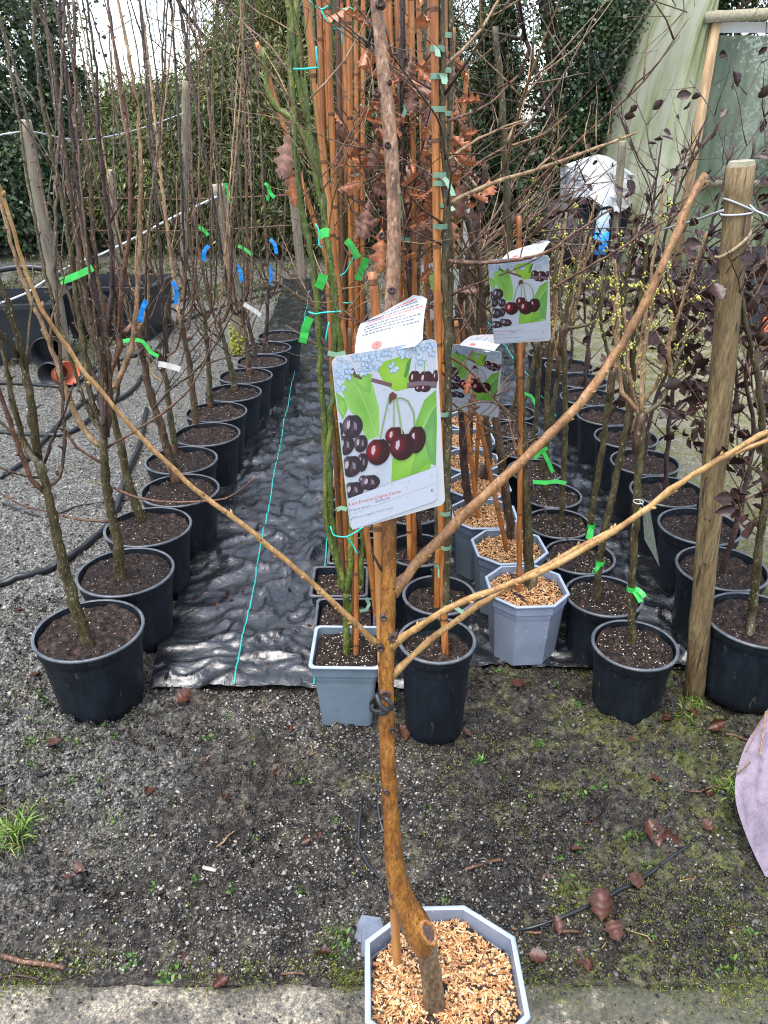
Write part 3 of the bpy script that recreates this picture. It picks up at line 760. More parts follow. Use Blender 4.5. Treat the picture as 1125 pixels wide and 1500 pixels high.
bg_tree('conifer', 'narrow dark conifer in the sky gap beside the canes', 1.45, 12.0, 3.6,
        [((1.5, 12.0, 2.1), (0.30, 0.3, 1.0), 9000, 0.055, 0.2, 60), ((1.4, 12.0, 0.7), (0.8, 0.5, 0.75), 22000, 0.055, 0.3, 110)], 0.07, DRK, 16, 2, 0.8, 1.8, False)
bg_tree('ivy_clad_tree', 'big dark ivy-smothered tree near the polytunnel', 2.75, 11.6, 4.8,
        [((2.7, 11.4, 2.3), (0.85, 0.8, 1.5), 23000, 0.045, 0.2, 75), ((2.3, 11.2, 0.75), (0.9, 0.6, 0.8), 20000, 0.055, 0.3, 100)], 0.15, IVY, 17, limbs=5)
bg_tree('ivy_clad_tree', 'dark ivy-smothered tree half hidden by the polytunnel', 4.2, 12.0, 4.8,
        [((4.2, 12.0, 2.3), (0.8, 0.8, 1.7), 21000, 0.045, 0.2, 70)], 0.14, IVY, 18, limbs=5)
hx = foliage_mesh('hedge', (0, 0, 0.15), (9.0, 0.7, 0.85), 90000, 0.06, DRK + IVY, 55, 0.3, 520, 1.3, 0.1)
hv_ = obj('hedge', hx, None, (-0.5, 12.6, 0)); tag(hv_, 'low dark evergreen hedge running along the back boundary', 'hedge')
# thin bare birch-like tree in the sky gap
bt = thing('bare_tree', 'leafless tree with fine drooping twigs in the sky gap', 'tree', (-3.0, 13.5, 0), 'trees along the back boundary')
mb = MB(); limb_mesh(mb, (-3.0, 13.5, -0.05), 4.2, 0.05, 6, 0.6, 23, 3); part('trunk', mb, 'bark_brown', bt)
bt = thing('bare_tree', 'leafless twiggy tree between narrow conifer and ivy tree', 'tree', (2.3, 10.9, 0), 'trees along the back boundary')
mb = MB(); limb_mesh(mb, (2.3, 10.9, -0.05), 3.4, 0.04, 6, 0.6, 29, 3); part('trunk', mb, 'bark_dark', bt)
bt = thing('bare_tree', 'leafless twiggy tree in front of the big ivy-smothered tree', 'tree', (3.3, 10.3, 0), 'trees along the back boundary')
mb = MB(); limb_mesh(mb, (3.3, 10.3, -0.05), 2.9, 0.04, 6, 0.6, 31, 3); part('trunk', mb, 'bark_brown', bt)
random.seed(99)

# ================================================================ POTS
def ring_round(r, z, n=40): return [(r * math.cos(2 * math.pi * j / n), r * math.sin(2 * math.pi * j / n), z) for j in range(n)]
def ring_oct(a, c, z):
    return [(a, -a + c, z), (a, a - c, z), (a - c, a, z), (-a + c, a, z), (-a, a - c, z), (-a, -a + c, z), (-a + c, -a, z), (a - c, -a, z)]
def ring_oct2(a, cx, cy, z):
    return [(a, -a + cy, z), (a, a - cy, z), (a - cx, a, z), (-a + cx, a, z), (-a, a - cy, z), (-a, -a + cy, z), (-a + cx, -a, z), (a - cx, -a, z)]
def ring_sq(a, z, rc=0.014, k=4):
    out = []
    for cx_, cy_, a0 in ((1, 1, 0), (-1, 1, 90), (-1, -1, 180), (1, -1, 270)):
        for i in range(k + 1):
            t = math.radians(a0 + 90 * i / k)
            out.append((cx_ * (a - rc) + rc * math.cos(t), cy_ * (a - rc) + rc * math.sin(t), z))
    return out
def pot_meshes(key, ring, rt, rb, h, body_mat, rim_mat, smooth):
    mb = MB(); ribs = []
    col_h = 0.036
    prof = [(rb * 0.93, 0.0), (rb, 0.006)]
    for k in range(1, 8):
        f = k / 7; prof.append((rb + (rt - 0.010 - rb) * f, 0.006 + (h - col_h - 0.01) * f))
    prof += [(rt - 0.0045, h - col_h), (rt - 0.003, h - 0.006)]
    rings = [ring(r, z) for r, z in prof]
    mb.loft(rings, 0, True, cap0=True)
    mb.loft([ring(rt - 0.0065, h - 0.0005), ring(rt - 0.009, h - 0.05), ring(rt - 0.014, h - 0.075)], 0, True)
    body = mb.mesh(key + '_pot', body_mat, None, smooth)
    mb = MB()
    mb.loft([ring(rt - 0.0035, h - 0.007), ring(rt + 0.0020, h - 0.0065), ring(rt + 0.0030, h - 0.002), ring(rt + 0.001, h + 0.0008), ring(rt - 0.003, h + 0.001), ring(rt - 0.0065, h - 0.001)], 0, True)
    rim = mb.mesh(key + '_rim', rim_mat, None, True)
    return body, rim
def surf_fill(ring, rt, z, seed, amp=0.012, crumbs=170, perlite=40, bits=None):
    """compost surface: polar sheet inside the pot outline, crumbs, pale specks."""
    rg = random.Random(seed); mb = MB(); n = 48 if ring is ring_round else None
    out = ring(rt - 0.008, 0); n = len(out)
    # resample outline densely
    dense = []
    tot = 56
    per = [math.dist(out[i], out[(i + 1) % n]) for i in range(n)]; Ls = sum(per)
    for k in range(tot):
        d = Ls * k / tot; i = 0
        while d > per[i]: d -= per[i]; i += 1
        f = d / per[i]; p, q = out[i], out[(i + 1) % n]
        dense.append((p[0] + (q[0] - p[0]) * f, p[1] + (q[1] - p[1]) * f))
    rings = []
    sx_ = rg.random() * 50
    def hz(x, y):
        return z + float((fbm(np.array([x * 22 + sx_]), np.array([y * 22]), 3)[0] - 0.5) * amp * 2 + max(0, float(fbm(np.array([x * 70 + sx_]), np.array([y * 70]), 2)[0]) - 0.5) * amp * 1.6)
    R_ = np.linspace(1.0, 0.02, 22)
    D = np.array(dense)
    for f in R_:
        xy = D * f
        hh = z + (fbm(xy[:, 0] * 22 + sx_, xy[:, 1] * 22, 3) - 0.5) * amp * 2 + np.clip(fbm(xy[:, 0] * 70 + sx_, xy[:, 1] * 70, 2) - 0.5, 0, 1) * amp * 2.2
        rings.append([(xy[i, 0], xy[i, 1], hh[i]) for i in range(tot)])
    mb.loft(rings, 0, True, cap1=True)
    def rp():
        i = rg.randrange(tot); f = math.sqrt(rg.random()) * 0.95
        return dense[i][0] * f, dense[i][1] * f
    for _ in range(crumbs):
        x, y = rp(); s_ = rg.uniform(0.002, 0.0055); g_ = rg.uniform(0.012, 0.05)
        mb.blob((x, y, hz(x, y)), (s_ * rg.uniform(.7, 1.6), s_, s_ * 0.8), 1, (g_ * 1.2, g_ * 0.85, g_ * 0.7), Matrix.Rotation(rg.random() * 6, 3, 'Z'))
    for _ in range(perlite):
        x, y = rp(); s_ = rg.uniform(0.0014, 0.0030)
        c_ = rg.choice([(0.6, 0.56, 0.48), (0.42, 0.3, 0.17), (0.5, 0.44, 0.33)])
        mb.blob((x, y, hz(x, y) + s_ * 0.5), (s_ * rg.uniform(.8, 1.6), s_, s_ * 0.8), 1, c_)
    return mb.mesh('compost', ['compost', 'crumb'], None, True, True)
CHIPC = [s2l(c) for c in ((0.84, 0.68, 0.50), (0.78, 0.58, 0.37), (0.86, 0.74, 0.57), (0.70, 0.48, 0.28), (0.80, 0.63, 0.43), (0.62, 0.41, 0.25), (0.26, 0.17, 0.12), (0.76, 0.57, 0.4))]
def chip_mesh(half, ch, z, count, seed, dark=0.05):
    rg = random.Random(seed); mb = MB()
    while count > 0:
        x = rg.uniform(-half, half); y = rg.uniform(-half, half)
        if abs(x) + abs(y) > 2 * half - ch: continue
        count -= 1
        L_ = rg.choice([rg.uniform(0.003, 0.007), rg.uniform(0.005, 0.013)]); w_ = rg.uniform(0.0005, 0.0014)
        R = Matrix.Rotation(rg.random() * math.pi, 3, 'Z') @ Matrix.Rotation(rg.gauss(0, 0.25), 3, 'Y') @ Matrix.Rotation(rg.gauss(0, 0.5), 3, 'X')
        c_ = (0.02, 0.013, 0.01) if rg.random() < dark else rg.choice(CHIPC); k = rg.uniform(0.7, 1.1)
        hz = z + 0.008 * (float(_perm[int(x * 300) & 255, int(y * 300) & 255]) - 0.5) + 0.004 * math.sin(x * 60) + rg.uniform(-0.002, 0.005)
        mb.box((x, y, hz), (L_ / 2 * rg.uniform(.8, 1.6), w_ * rg.uniform(0.8, 1.7), rg.uniform(0.0004, 0.001)), 0, R, tuple(v * k for v in c_))
    return mb.mesh('wood_chips', 'chips', None, False, True)
r_big = lambda r, z: ring_round(r, z, 44)
POT = {}
def reg(key, ring, rt, rb, h, bm, rm, sm, soil_drop=0.02, nv=3, perl=40, amp=0.014):
    b_, r_ = pot_meshes(key, ring, rt, rb, h, bm, rm, sm)
    POT[key] = dict(body=b_, rim=r_, h=h, sz=h - soil_drop, rt=rt, soils=[surf_fill(ring, rt - 0.004, h - soil_drop, 100 + len(POT) * 7 + k, amp, 170, perl) for k in range(nv)])
reg('left', ring_round, 0.147, 0.116, 0.25, 'pot_black', 'rim_black_highlight', True, 0.018, 4, 26)
reg('tall', ring_round, 0.100, 0.078, 0.30, 'pot_black', 'rim_black_highlight', True, 0.045, 1, 30)
reg('mid', ring_round, 0.104, 0.082, 0.28, 'pot_black', 'rim_black_highlight', True, 0.035, 2, 30)
reg('right', ring_round, 0.115, 0.092, 0.215, 'pot_black', 'rim_black_highlight', True, 0.015, 3, 90)
reg('beech', ring_round, 0.138, 0.112, 0.25, 'pot_black', 'rim_black_highlight', True, 0.022, 3, 22)
reg('square', lambda r, z: ring_sq(r, z), 0.093, 0.070, 0.225, 'pot_grey', 'rim_grey', False, 0.022, 1, 130)
reg('square_black', lambda r, z: ring_sq(r, z), 0.088, 0.070, 0.20, 'pot_black', 'rim_black_highlight', False, 0.025, 2, 60)
o_ring = lambda r, z: ring_oct(r, r * 0.52, z)
reg('oct', o_ring, 0.116, 0.094, 0.235, 'pot_oct', 'rim_grey', False, 0.03, 1, 10)
reg('oct_dark', o_ring, 0.116, 0.094, 0.235, 'pot_grey', 'rim_grey', False, 0.03, 1, 10)
reg('front', lambda r, z: ring_oct2(r, r * 0.62, r * 0.48, z), 0.128, 0.102, 0.235, 'pot_oct', 'rim_grey', False, 0.04, 1, 10)
CH1 = [chip_mesh(0.103, 0.06, 0.213, 2200, 5), chip_mesh(0.103, 0.06, 0.213, 2200, 6)]
CH0 = chip_mesh(0.116, 0.07, 0.204, 8500, 8, 0.06)
for k_ in CH1 + [CH0]: pass
_cnt = {}
def make_pot(t, kind, rot=0.0, chips=None):
    P = POT[kind]; i = _cnt.get(kind, 0); _cnt[kind] = i + 1
    b_ = obj('pot', P['body'], t, rot=(0, 0, rot)); obj('rim', P['rim'], b_)
    obj('compost', P['soils'][i % len(P['soils'])], t, rot=(0, 0, rot if kind in ('square', 'square_black', 'oct', 'oct_dark', 'front') else random.random() * 6))
    if chips is not None:
        c_ = obj('wood_chips', chips, t, rot=(0, 0, rot)); c_['kind'] = 'stuff'
    return P

# ================================================================ LEAVES
def leaf_shape(kind, L_, seed):
    """a curled leaf with outline from its midrib; returns mesh with Col attribute"""
    rg = random.Random(seed); mb = MB()
    if kind == 'beech': prof = [0, 0.18, 0.26, 0.33, 0.34, 0.36, 0.31, 0.28, 0.20, 0.11, 0.0]
    elif kind == 'oak': prof = [0.02, 0.06, 0.15, 0.17, 0.10, 0.13, 0.27, 0.29, 0.16, 0.18, 0.33, 0.34, 0.2, 0.17, 0.25, 0.2, 0.10, 0.02]
    else: prof = [0.03, 0.14, 0.30, 0.37, 0.33, 0.36, 0.45, 0.46, 0.37, 0.31, 0.34, 0.31, 0.20, 0.12, 0.03]
    m = len(prof); rings = []; curl = rg.uniform(0.5, 1.5) if kind != 'fall' else rg.uniform(0.4, 1.1); sk = rg.uniform(-0.2, 0.2); roll = rg.uniform(0.2, 0.9) * rg.choice([1, 1, -0.7])
    dull = kind == 'oak' and seed % 3 == 0
    base = (0.17, 0.085, 0.06) if dull else {'beech': (0.030, 0.0135, 0.0125), 'oak': (0.30, 0.105, 0.042), 'fall': (0.062, 0.023, 0.014)}[kind]
    cols = []
    for i in range(m):
        y = L_ * i / (m - 1); a = curl * (i / (m - 1) - 0.4); zc = -math.cos(a) * L_ / (2.5) + L_ / 2.5; r_ = []
        for j, f in enumerate((-1, -0.5, 0, 0.5, 1)):
            w_ = prof[i] * L_ * f * rg.uniform(0.88, 1.12); yy_ = y + (0.10 * L_ * abs(f) if kind != 'beech' else 0) + sk * f * 0.1 * L_
            r_.append((w_ * math.cos(roll * f), yy_, zc * curl * 0.6 + abs(w_) * math.sin(abs(roll * f)) * (1 if roll > 0 else -1) + ((0.045 if kind == 'beech' else 0.02) * L_ if (i + abs(j - 2)) % 2 else 0) + rg.uniform(-.02, .02) * L_))
            k = rg.uniform(0.75, 1.3) * (1.5 if j == 2 else 1.0)
            cols.append(tuple(v * k for v in base))
        rings.append(r_)
    mb.loft(rings, 0, False, col=cols)
    mb.tube([(0, -L_ * 0.18, 0.0), (0, 0, 0)], 0.0008 if L_ < 0.09 else 0.0012, 4, col=base)
    return mb.mesh('leaf', 'beech_leaf' if kind == 'beech' else 'leaf', None, True, True)
BEECH = [leaf_shape('beech', 0.065, 40 + k) for k in range(7)]
OAK = [leaf_shape('oak', 0.095, 60 + k) for k in range(9)]
FALL = [leaf_shape('fall', 0.085, 80 + k) for k in range(7)]
def put_leaf(pool, parent, p, rs=1.0, rot=None):
    o_ = base_of(parent)
    return obj('leaf', random.choice(pool), parent, tuple(Vector(p) - o_), rot or (random.uniform(-1.8, 1.2), random.uniform(-1.2, 1.2), random.uniform(0, 6.28)), rs * random.uniform(0.6, 1.15))

# ================================================================ THE CHERRY IN FRONT
ft = thing('potted_cherry_tree', 'young cherry tree with amber trunk in pale octagonal wood-chip pot on the concrete edging', 'potted tree', (0.099, 0.788, 0.006))
make_pot(ft, 'front', math.radians(1.5), CH0)
YB = 0.765
def tY(y):   # the trunk leans away a little as it rises
    return 0.762 + (1480 - y) / 1480 * 0.24
def fp(l): return [W(x, y, tY(y)) for x, y in l]
def pr(l, hw):   # radii from half widths in pixels
    return [h_ * depth_of(p) / FPX for p, h_ in zip(l, hw)]
def traced(mb, pix, hws, Yf=tY, n=14, mi=0, jit=0.04, step=0.012, knots=()):
    P3 = [W(x, y, Yf(y)) for x, y in pix]
    R3 = [h_ * depth_of(p) / FPX for p, h_ in zip(P3, hws)]
    path = smooth_path(P3, step)
    cum = [0]
    for a, b_ in zip(P3, P3[1:]): cum.append(cum[-1] + (b_ - a).length)
    d = 0; rr = []
    for i, p in enumerate(path):
        if i: d += (path[i] - path[i - 1]).length
        rr.append(float(np.interp(d, cum, R3)) * (1 + 0.06 * math.sin(d * 190) * random.random()))
    mb.tube(path, rr, n, mi, jit=jit)
    return path, rr
mb = MB(); traced(mb, [(640, 1496), (637, 1478), (633, 1440), (628, 1405), (622, 1375)], [22, 17.5, 15, 15, 17], n=18, jit=0.03)
part('rootstock', mb, 'rootstock', ft)
mb = MB()
trunk_pix = [(624, 1392), (617, 1372), (606, 1350), (592, 1322), (581, 1285), (575, 1230), (571, 1170), (567, 1090), (566, 1000), (568, 900), (570, 800), (570, 720)]
tr_path, tr_r = traced(mb, trunk_pix, [15, 22, 22, 17, 15, 12.5, 11.7, 11.5, 11.2, 11.2, 11, 10.6], n=18)
trunk_o = part('trunk', mb, 'bark_cherry', ft)
mb = MB(); traced(mb, [(570, 726), (570, 620), (571, 520), (575, 420), (577, 320), (572, 210), (561, 100), (551, 0), (546, -60)], [10.7, 10.6, 10.5, 10.4, 10.2, 10.2, 9.6, 9, 8.5], n=16)
part('upper_trunk', mb, 'bark_cherry_top', ft)
# graft callus and the sawn stub
mb = MB(); c0 = W(612, 1366, 0.785); vd = (Vector((0, 0, CAM_H)) - c0).normalized()
rings = []
for k in range(8):
    a = math.pi * k / 7; rings.append([c0 + Vector((0.006, 0, 0.002)) + Vector((0.021 * math.sin(a) * math.cos(t), 0.019 * math.sin(a) * math.sin(t), 0.024 * math.cos(a))) * random.uniform(0.9, 1.12) for t in np.linspace(0, 2 * math.pi, 14, endpoint=False)])
mb.loft(rings, 0, True); part('graft_union', mb, 'callus', trunk_o)
mb = MB(); cs = W(628, 1366, 0.757); ax = (vd + Vector((0.55, 0, 0.1))).normalized(); u_ = Vector((0, 0, 1)) - ax * ax.z; u_.normalize(); w_ = ax.cross(u_)
rings = []
for r_, d_ in ((0.016, -0.012), (0.0165, 0.0), (0.015, 0.003), (0.0115, 0.002), (0.009, -0.002)):
    rings.append([cs + ax * d_ + u_ * (r_ * 1.25 * math.cos(t)) + w_ * (r_ * 0.78 * math.sin(t)) for t in np.linspace(0, 2 * math.pi, 18, endpoint=False)])
mb.loft(rings, 0, True); part('callus_ring', mb, 'bark_cherry', trunk_o)
mb = MB(); mb.lathe([(0.0001, 0), (0.01, 0)], 12)
mb2 = MB(); mb2.loft([[cs + ax * 0.0 + u_ * (r_ * 1.25 * math.cos(t)) + w_ * (r_ * 0.78 * math.sin(t)) for t in np.linspace(0, 2 * math.pi, 18, endpoint=False)] for r_ in (0.0105, 0.0005)], 0, True)
part('cut_face', mb2, 'bark_dark', trunk_o)
def knot(px, py, r=0.0055, mat='bark_dark', side=0.0):
    mb = MB(); Yk = tY(py) - 0.0095; c_ = W(px, py, Yk); a_ = (Vector((side, -1, 0.25))).normalized(); uu = a_.orthogonal().normalized(); ww = a_.cross(uu); rings = []
    for rr, dd in ((1.5, -0.004), (1.25, 0.0012), (0.9, 0.0026), (0.55, 0.0012), (0.05, 0.0005)):
        rings.append([c_ + a_ * dd + (uu * math.cos(t) + ww * math.sin(t)) * (r * rr * random.uniform(0.85, 1.1)) for t in np.linspace(0, 2 * math.pi, 10, endpoint=False)])
    mb.loft(rings, 0, True); part('knot', mb, mat, trunk_o)
for px, py, r in ((578, 1255, 0.0045), (566, 1160, 0.004), (601, 1338, 0.0065), (575, 1312, 0.004), (564, 1018, 0.006), (576, 935, 0.006), (562, 905, 0.004), (557, 950, 0.0045), (575, 1070, 0.004), (568, 212, 0.0028), (557, 5, 0.004), (574, 425, 0.0035), (559, 345, 0.003), (552, 137, 0.003), (571, 120, 0.002)):
    knot(px, py, r)
def cherry_branch(pix, h0, h1, Y0, Y1, mat):
    mb = MB(); n = len(pix); P3 = wpath(pix, Y0, Y1)
    path = smooth_path(P3, 0.014, 0.0006); m_ = len(path); rr = []; nxt = 0.05; d = 0; marks = []
    for i, p in enumerate(path):
        if i: d += (path[i] - path[i - 1]).length
        r_ = (h0 + (h1 - h0) * i / (m_ - 1)) * depth_of(p) / FPX
        if i == 0: r_ *= 1.5
        if i == 1: r_ *= 1.25
        if d > nxt: r_ *= 1.13; nxt += random.uniform(0.025, 0.055); marks.append(i)
        rr.append(r_)
    mb.tube(path, rr, 10, 0, jit=0.05)
    for i in marks:
        if i < m_ - 1:
            t_ = (path[i + 1] - path[i - 1]).normalized(); dr = rnd_dir(t_, 0.5)
            mb.tube([path[i], path[i] + dr * (rr[i] + 0.003), path[i] + dr * (rr[i] + 0.006)], [0.0022, 0.002, 0.0004], 5)
    part('branch', mb, mat, trunk_o)
yb = tY(930)
cherry_branch([(562, 948), (545, 938), (520, 912), (470, 865), (400, 805), (340, 757), (270, 702), (180, 612), (100, 512), (50, 430), (14, 318), (-14, 235)], 4.5, 2.7, yb, 0.80, 'bark_branch')
cherry_branch([(574, 868), (588, 852), (620, 815), (680, 755), (770, 670), (850, 590), (920, 490), (975, 378), (1008, 300), (1033, 256)], 7.4, 5.4, tY(860), 1.02, 'bark_branch_r')
cherry_branch([(572, 948), (590, 934), (650, 895), (720, 865), (800, 834), (900, 778), (1000, 706), (1125, 632), (1175, 606)], 4.8, 3.9, yb - 0.006, 0.80, 'bark_branch')
cherry_branch([(574, 990), (588, 976), (640, 930), (730, 868), (830, 812), (920, 764), (980, 722), (1040, 680), (1130, 642)], 4.6, 3.0, yb - 0.008, 0.86, 'bark_branch')
cherry_branch([(566, 842), (556, 832), (548, 815), (543, 806)], 2.2, 1.2, tY(840), tY(840) - 0.01, 'bark_dark')
def cane(parent, p0, p1, r, mat='cane', name='cane', nodes=0.19, n=9):
    p0, p1 = Vector(p0), Vector(p1); L_ = (p1 - p0).length; k = max(2, int(L_ / 0.02)); mb = MB()
    pts = []; rr = []; off = random.uniform(0, nodes); bend = Vector((random.uniform(-1, 1), random.uniform(-1, 1), 0)) * 0.006
    d_n = []
    for i in range(k + 1):
        f = i / k; pts.append(p0.lerp(p1, f) + bend * math.sin(f * math.pi)); rr.append(r * (1.08 - 0.2 * f))
    mb.tube(pts, rr, n, 0)
    d = off
    while d < L_:
        f = d / L_; c_ = p0.lerp(p1, f) + bend * math.sin(f * math.pi); ax_ = (p1 - p0).normalized(); R_ = r * (1.08 - 0.2 * f)
        uu = ax_.orthogonal().normalized(); ww = ax_.cross(uu)
        mb.loft([[c_ + ax_ * z_ + (uu * math.cos(t) + ww * math.sin(t)) * R_ * q for t in np.linspace(0, 2 * math.pi, n, endpoint=False)] for z_, q in ((-0.004, 0.98), (-0.0015, 1.16), (0.0005, 1.0), (0.002, 1.14), (0.005, 0.98))], 1, True)
        d += nodes * random.uniform(0.8, 1.2)
    part(name, mb, [mat, 'node'], parent)
cane(ft, W(583, 1428, 0.825), W(549, 620, 0.945), 0.0072, 'cane_pale', nodes=0.23, n=12)
cane(ft, W(549, 622, 0.945), W(545, 398, 0.968), 0.0066, 'cane', nodes=0.3, n=12)
# black rubber buckle tie
mb = MB(); ct = W(563, 1035, tY(1035)); band(mb, ct + Vector((-0.005, 0.002, 0.0)), (0, 0.05, 1), 0.0150, 0.008, 0, 18, 0.0015)
q0 = W(553, 1020, tY(1035) - 0.016); mb.tube(smooth_path([W(551, 1016, tY(1035) - 0.01), W(556, 1030, tY(1035) - 0.02), W(566, 1040, tY(1035) - 0.024), W(576, 1036, tY(1035) - 0.016)], 0.004), 0.0034, 8)
mb.tube(smooth_path([W(564, 1022, tY(1035) - 0.018), W(573, 1032, tY(1035) - 0.022), W(566, 1044, tY(1035) - 0.02), W(555, 1046, tY(1035) - 0.012)], 0.004), 0.003, 8)
part('rubber_tie', mb, 'black_rubber', ft)

# ================================================================ PICTURE LABELS
LW, LH = 0.142, 0.226
def art():
    """flat print of the cherry label, in label coordinates (x right, z up, origin at the lower left corner); y is a tiny layer offset"""
    mb = MB(); layer = [1]
    TL, TR, BL = (45, 410), (695, 300), (185, 1450)
    ex = (TR[0] - TL[0], TR[1] - TL[1]); ey = (BL[0] - TL[0], BL[1] - TL[1]); det = ex[0] * ey[1] - ex[1] * ey[0]
    def uv(x, y):
        dx, dy = x - TL[0], y - TL[1]
        return ((dx * ey[1] - dy * ey[0]) / det * LW, LH - (ex[0] * dy - ex[1] * dx) / det * LH)
    def yl(): return -0.0005 - layer[0] * 0.000006
    def clip(p): return (min(max(p[0], 0.001), LW - 0.001), min(max(p[1], 0.001), LH - 0.001))
    def poly(pts, col, col2=None):
        layer[0] += 1
        P = [clip(uv(*p)) for p in pts]; cx_ = sum(p[0] for p in P) / len(P); cz_ = sum(p[1] for p in P) / len(P)
        vs = [(cx_, yl(), cz_)] + [(p[0], yl(), p[1]) for p in P]
        cl = [s2l(col2 or col)] + [s2l(col)] * len(P)
        n = len(P); mb.add(vs, [(0, 1 + i, 1 + (i + 1) % n) for i in range(n)], 0, cl)
    def strip(pts, w, col):
        layer[0] += 1
        P = [uv(*p) for p in pts]; L_, R_ = [], []
        for i, p in enumerate(P):
            a, b_ = P[max(0, i - 1)], P[min(len(P) - 1, i + 1)]; dx, dz = b_[0] - a[0], b_[1] - a[1]; l = math.hypot(dx, dz) or 1
            L_.append((p[0] - dz / l * w / 2, yl(), p[1] + dx / l * w / 2)); R_.append((p[0] + dz / l * w / 2, yl(), p[1] - dx / l * w / 2))
        n = len(P); mb.add(L_ + R_, [(i, i + 1, n + i + 1, n + i) for i in range(n - 1)], 0, s2l(col))
    def cherry(cx_, cy_, rx, ry, mono=False, red=0.5):
        layer[0] += 1; rings = 7; seg = 22; vs = []; cl = []; fs = []
        for i in range(rings + 1):
            f = i / rings
            for j in range(seg):
                t = 2 * math.pi * j / seg; x = cx_ + rx * f * math.cos(t) * (1 + 0.04 * math.cos(2 * t)); y = cy_ + ry * f * math.sin(t) - (ry * 0.10 * f if abs(t - 1.5 * math.pi) < 0.4 else 0) * -1
                p = clip(uv(x, y)); vs.append((p[0], yl(), p[1]))
                lx = (x - cx_) / rx; ly = (y - cy_) / ry
                g = max(0, 1 - math.hypot(lx + 0.45, ly + 0.1) / 0.9)
                if mono: c_ = (0.20 + 0.5 * g * (0.5 + 0.5 * math.sin(6 * lx + 2 * ly)), 0.15 + 0.42 * g * (0.5 + 0.5 * math.sin(6 * lx + 2 * ly)), 0.2 + 0.46 * g * (0.5 + 0.5 * math.sin(6 * lx + 2 * ly)))
                else: c_ = (0.20 + red * g, 0.04 + 0.05 * g, 0.09 + 0.10 * g)
                cl.append(s2l(c_))
        for i in range(rings):
            for j in range(seg): fs.append((i * seg + j, i * seg + (j + 1) % seg, (i + 1) * seg + (j + 1) % seg, (i + 1) * seg + j))
        mb.add(vs, fs, 0, cl)
        hl = (0.86, 0.78, 0.82) if not mono else (0.78, 0.76, 0.8)
        poly([(cx_ - rx * 0.55, cy_ - ry * 0.4), (cx_ - rx * 0.3, cy_ - ry * 0.5), (cx_ - rx * 0.25, cy_ - ry * 0.1), (cx_ - rx * 0.42, cy_ + ry * 0.25), (cx_ - rx * 0.6, cy_ + ry * 0.05)], hl)
        if mono: poly([(cx_ + rx * 0.1, cy_ - ry * 0.4), (cx_ + rx * 0.4, cy_ - ry * 0.2), (cx_ + rx * 0.45, cy_ + ry * 0.35), (cx_ + rx * 0.15, cy_ + ry * 0.2)], (0.55, 0.52, 0.58))
    gl, gm, gd, gp = (0.62, 0.84, 0.42), (0.48, 0.74, 0.28), (0.33, 0.58, 0.25), (0.72, 0.87, 0.55)
    poly([(60, 440), (700, 310), (748, 1080), (445, 1165), (130, 1250)], (0.83, 0.86, 0.91))
    poly([(100, 570), (160, 500), (300, 560), (345, 700), (352, 800), (350, 870), (275, 890), (220, 780), (150, 690)], gl, gm)
    poly([(75, 600), (130, 640), (150, 700), (120, 760), (85, 700)], gm, gl)
    poly([(160, 500), (290, 500), (290, 610), (240, 600), (180, 545)], gm, gl)
    poly([(325, 480), (370, 430), (480, 400), (530, 420), (525, 590), (450, 605), (380, 570)], (0.58, 0.80, 0.22), (0.68, 0.86, 0.33))
    poly([(445, 1010), (600, 930), (710, 900), (710, 1095), (445, 1160)], (0.55, 0.80, 0.26), (0.66, 0.86, 0.36))
    poly([(590, 790), (640, 660), (715, 600), (735, 800), (748, 1075), (690, 1060), (610, 1120), (570, 1125), (600, 1000)], gm, gl)
    poly([(640, 860), (715, 690), (748, 1080), (690, 1020)], (0.42, 0.68, 0.36), (0.52, 0.76, 0.42))
    poly([(495, 520), (510, 440), (540, 400), (530, 480), (510, 530)], gd)
    strip([(640, 830), (680, 740), (720, 690)], 0.0014, gp)
    strip([(80, 660), (140, 750)], 0.0012, gp); strip([(180, 530), (270, 700), (340, 880)], 0.0008, gp)
    strip([(170, 470), (190, 510), (230, 525)], 0.004, (0.42, 0.30, 0.27))
    strip([(290, 535), (350, 550), (420, 570)], 0.005, (0.5, 0.36, 0.36)); strip([(520, 575), (620, 570), (716, 578)], 0.0062, (0.45, 0.36, 0.40))
    for c_ in ((565, 530, 38, 48), (640, 535, 50, 50), (706, 520, 22, 40), (600, 590, 30, 22), (640, 590, 36, 25)): cherry(*c_, False, 0.18)
    strip([(520, 566), (620, 560), (716, 568)], 0.0055, (0.50, 0.42, 0.46))
    strip([(568, 440), (570, 490)], 0.0009, gm); strip([(625, 430), (627, 500)], 0.0009, gm)
    rg = random.Random(4)
    for bx, by in ((75, 480), (105, 430), (140, 470), (100, 570), (85, 520), (195, 400), (235, 480), (270, 400), (310, 370), (300, 460), (345, 400), (425, 465), (490, 390), (470, 360), (390, 370), (590, 360), (600, 420), (670, 370), (560, 340), (650, 330), (250, 430), (150, 500)):
        for k in range(5):
            a = k * 1.2566 + rg.random(); r_ = 26
            poly([(bx + r_ * math.cos(a), by + r_ * math.sin(a)), (bx + 40 * math.cos(a + 0.5), by + 40 * math.sin(a + 0.5)), (bx + 24 * math.cos(a + 1.1), by + 24 * math.sin(a + 1.1)), (bx + 3, by)], rg.choice([(0.62, 0.76, 0.92), (0.55, 0.70, 0.88), (0.72, 0.84, 0.95)]), (0.88, 0.93, 0.98))
        poly([(bx + 6 * math.cos(t), by + 6 * math.sin(t)) for t in (0, 1.2, 2.5, 3.7, 5)], (0.75, 0.72, 0.55))
